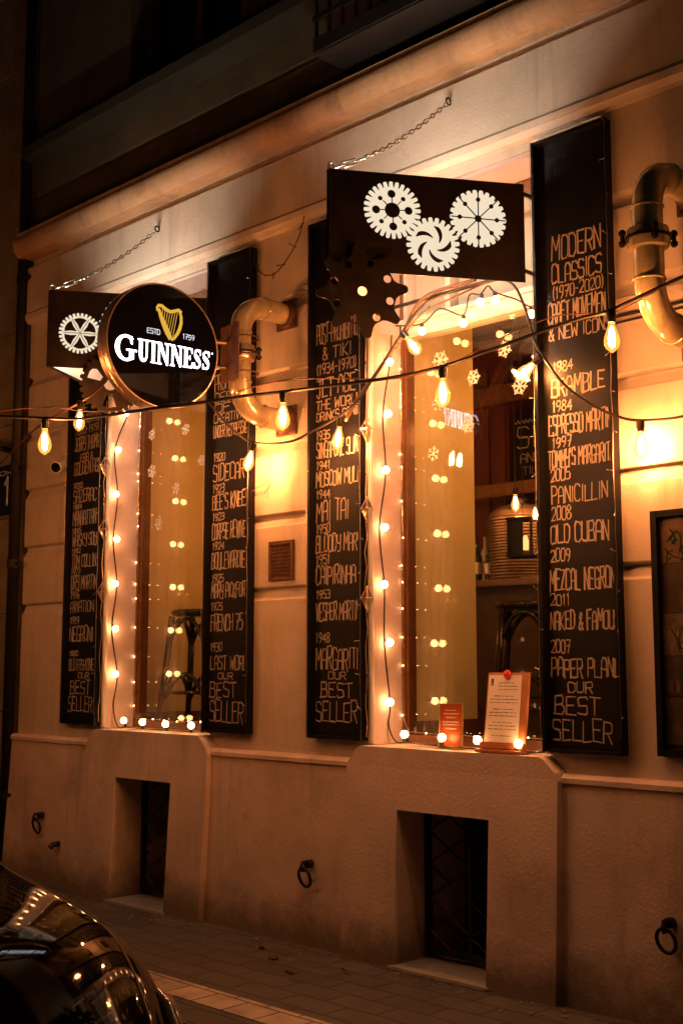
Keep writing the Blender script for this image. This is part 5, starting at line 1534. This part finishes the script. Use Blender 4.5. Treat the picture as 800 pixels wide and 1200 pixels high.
# rear body (behind the windscreen base)
for d, top in ((1.6, 1.09), (2.4, 1.09), (3.2, 1.09), (3.7, 1.07), (4.0, .98), (4.15, .72)):
    W = .87 if d < 3.6 else .80
    half = [(0, top), (W*.4, top-.004), (W*.7, top-.012), (W*.88, top-.03), (W*.96, top-.07), (W*.99, top-.14), (W, top-.24), (W*1.0, top-.34), (W*.985, .40 if top > .8 else .36), (W*.96, .28), (W*.9, .13), (0, .11)]
    rings.append(add_section(bm, CARX - d, half))
for A, B in zip(rings, rings[1:]):
    n = len(A)
    for k in range(n): bm.faces.new((A[k], B[k], B[(k+1) % n], A[(k+1) % n]))
bm.faces.new(rings[0]); bm.faces.new(rings[-1][::-1])
bmesh.ops.recalc_face_normals(bm, faces=bm.faces[:])
body = obj('body', bm, M['carpaint'], car, smooth=True)
sub = body.modifiers.new('sub', 'SUBSURF'); sub.levels = 2; sub.render_levels = 2
# cabin
bm = NB()
def ring(z, x0, x1, wy, r=.18):
    o = []
    for sx, sy in ((1, 1), (-1, 1), (-1, -1), (1, -1)):
        o.append((sx, sy))
    pts = []
    for (sx, sy) in o:
        cx = x1-r if sx > 0 else x0+r; cy_ = CARY + sy*(wy-r)
        a0 = {(1,1): 0, (-1,1): 90, (-1,-1): 180, (1,-1): 270}[(sx, sy)]
        for k in range(5):
            a = R(a0 + 90*k/4); pts.append((cx + r*math.cos(a), cy_ + r*math.sin(a), z))
    return [bm.verts.new(p) for p in pts]
rg = [ring(.84, CARX-3.9, CARX-1.55, .74), ring(1.12, CARX-3.7, CARX-1.9, .70), ring(1.34, CARX-3.4, CARX-2.2, .63), ring(1.42, CARX-3.2, CARX-2.4, .56)]
for A, B in zip(rg, rg[1:]):
    n = len(A)
    for k in range(n): bm.faces.new((A[k], A[(k+1) % n], B[(k+1) % n], B[k]))
bm.faces.new(rg[-1])
obj('cabin_glass', bm, M['carglass'], car, smooth=True)
bm = NB(); lathe(bm, [(0, .05), (.5, .045), (.56, .0), (.5, -.03), (0, -.03)], Matrix.Translation((CARX-2.8, CARY, 1.42)) @ Matrix.Diagonal((1.1, 1.0, .6, 1)), 28); obj('roof', bm, M['carpaint'], car, smooth=True)
# wheels
for dx in (.85, 3.35):
    for s in (-1, 1):
        mx_ = Matrix.Translation((CARX-dx, CARY + s*.76, .31-.10)) @ Matrix.Rotation(R(-90*s), 4, 'X')
        bm = NB(); lathe(bm, [(.19, -.09), (.29, -.10), (.31, -.07), (.31, .07), (.29, .10), (.19, .105)], mx_, 28); wh = obj('wheel', bm, M['tyre'], car, auto=True)
        bm = NB(); lathe(bm, [(0, .085), (.05, .09), (.06, .07), (.17, .085), (.19, .105), (.20, .09)], mx_, 20); obj('rim', bm, M['chrome'], wh, auto=True)
# headlamps wrap the front corners
for s in (-1, 1):
    bm = NB()
    for k in range(9):
        d = .02 + .30*k/8
        y = s*hw(d)*.955; zc = hood(d)-.235-.10
        pass
    rows = []
    for k in range(10):
        f = k/9; d = .06 + .36*f
        W = hw(d)
        rows.append([bm.verts.new((CARX - d + .012, CARY + s*(W*q + .012), hood(d) - .10 - v)) for q, v in ((.90, .135), (.965, .165), (.985, .20), (.975, .245), (.90, .235))])
    for A, B in zip(rows, rows[1:]):
        for k in range(5): bm.faces.new((A[k], A[(k+1) % 5], B[(k+1) % 5], B[k]))
    bm.faces.new(rows[0]); bm.faces.new(rows[-1][::-1]); bmesh.ops.recalc_face_normals(bm, faces=bm.faces[:])
    obj('headlight', bm, M['lamp'], car, smooth=True)
bm = NB(); tube(bm, [(CARX+.004, CARY+y, .50-.10) for y in (-.36, -.2, 0, .2, .36)], .02, 8)
for k in range(4): tube(bm, [(CARX+.006, CARY-.32, .44-.1-.045*k), (CARX+.006, CARY+.32, .44-.1-.045*k)], .008, 6)
obj('grille', bm, M['chrome'], car)

# hood shut lines laid on the finished body surface
from mathutils.bvhtree import BVHTree
dg = bpy.context.evaluated_depsgraph_get(); dg.update()
ev = body.evaluated_get(dg); em = ev.to_mesh()
bv = BVHTree.FromPolygons([ev.matrix_world @ v.co for v in em.vertices], [tuple(p.vertices) for p in em.polygons])
def on_body(x, y):
    h = bv.ray_cast(Vector((x, y, 3)), Vector((0, 0, -1)))
    return h[0] + Vector((0, 0, -.0005)) if h[0] is not None else None
for s in (-1, 1):
    P = [on_body(CARX-.16-.07*k, CARY+s*hw(.16+.07*k)*(.80+.004*k)) for k in range(20)]
    bm = NB(); tube(bm, [p for p in P if p is not None], .004, 6); obj('shut_line', bm, M['black'], car)
P = [on_body(CARX-.16+.03*math.cos(f*1.5), CARY+f*hw(.16)*.80) for f in [-1+k/8 for k in range(17)]]
bm = NB(); tube(bm, [p for p in P if p is not None], .004, 6); obj('shut_line', bm, M['black'], car)
ev.to_mesh_clear()
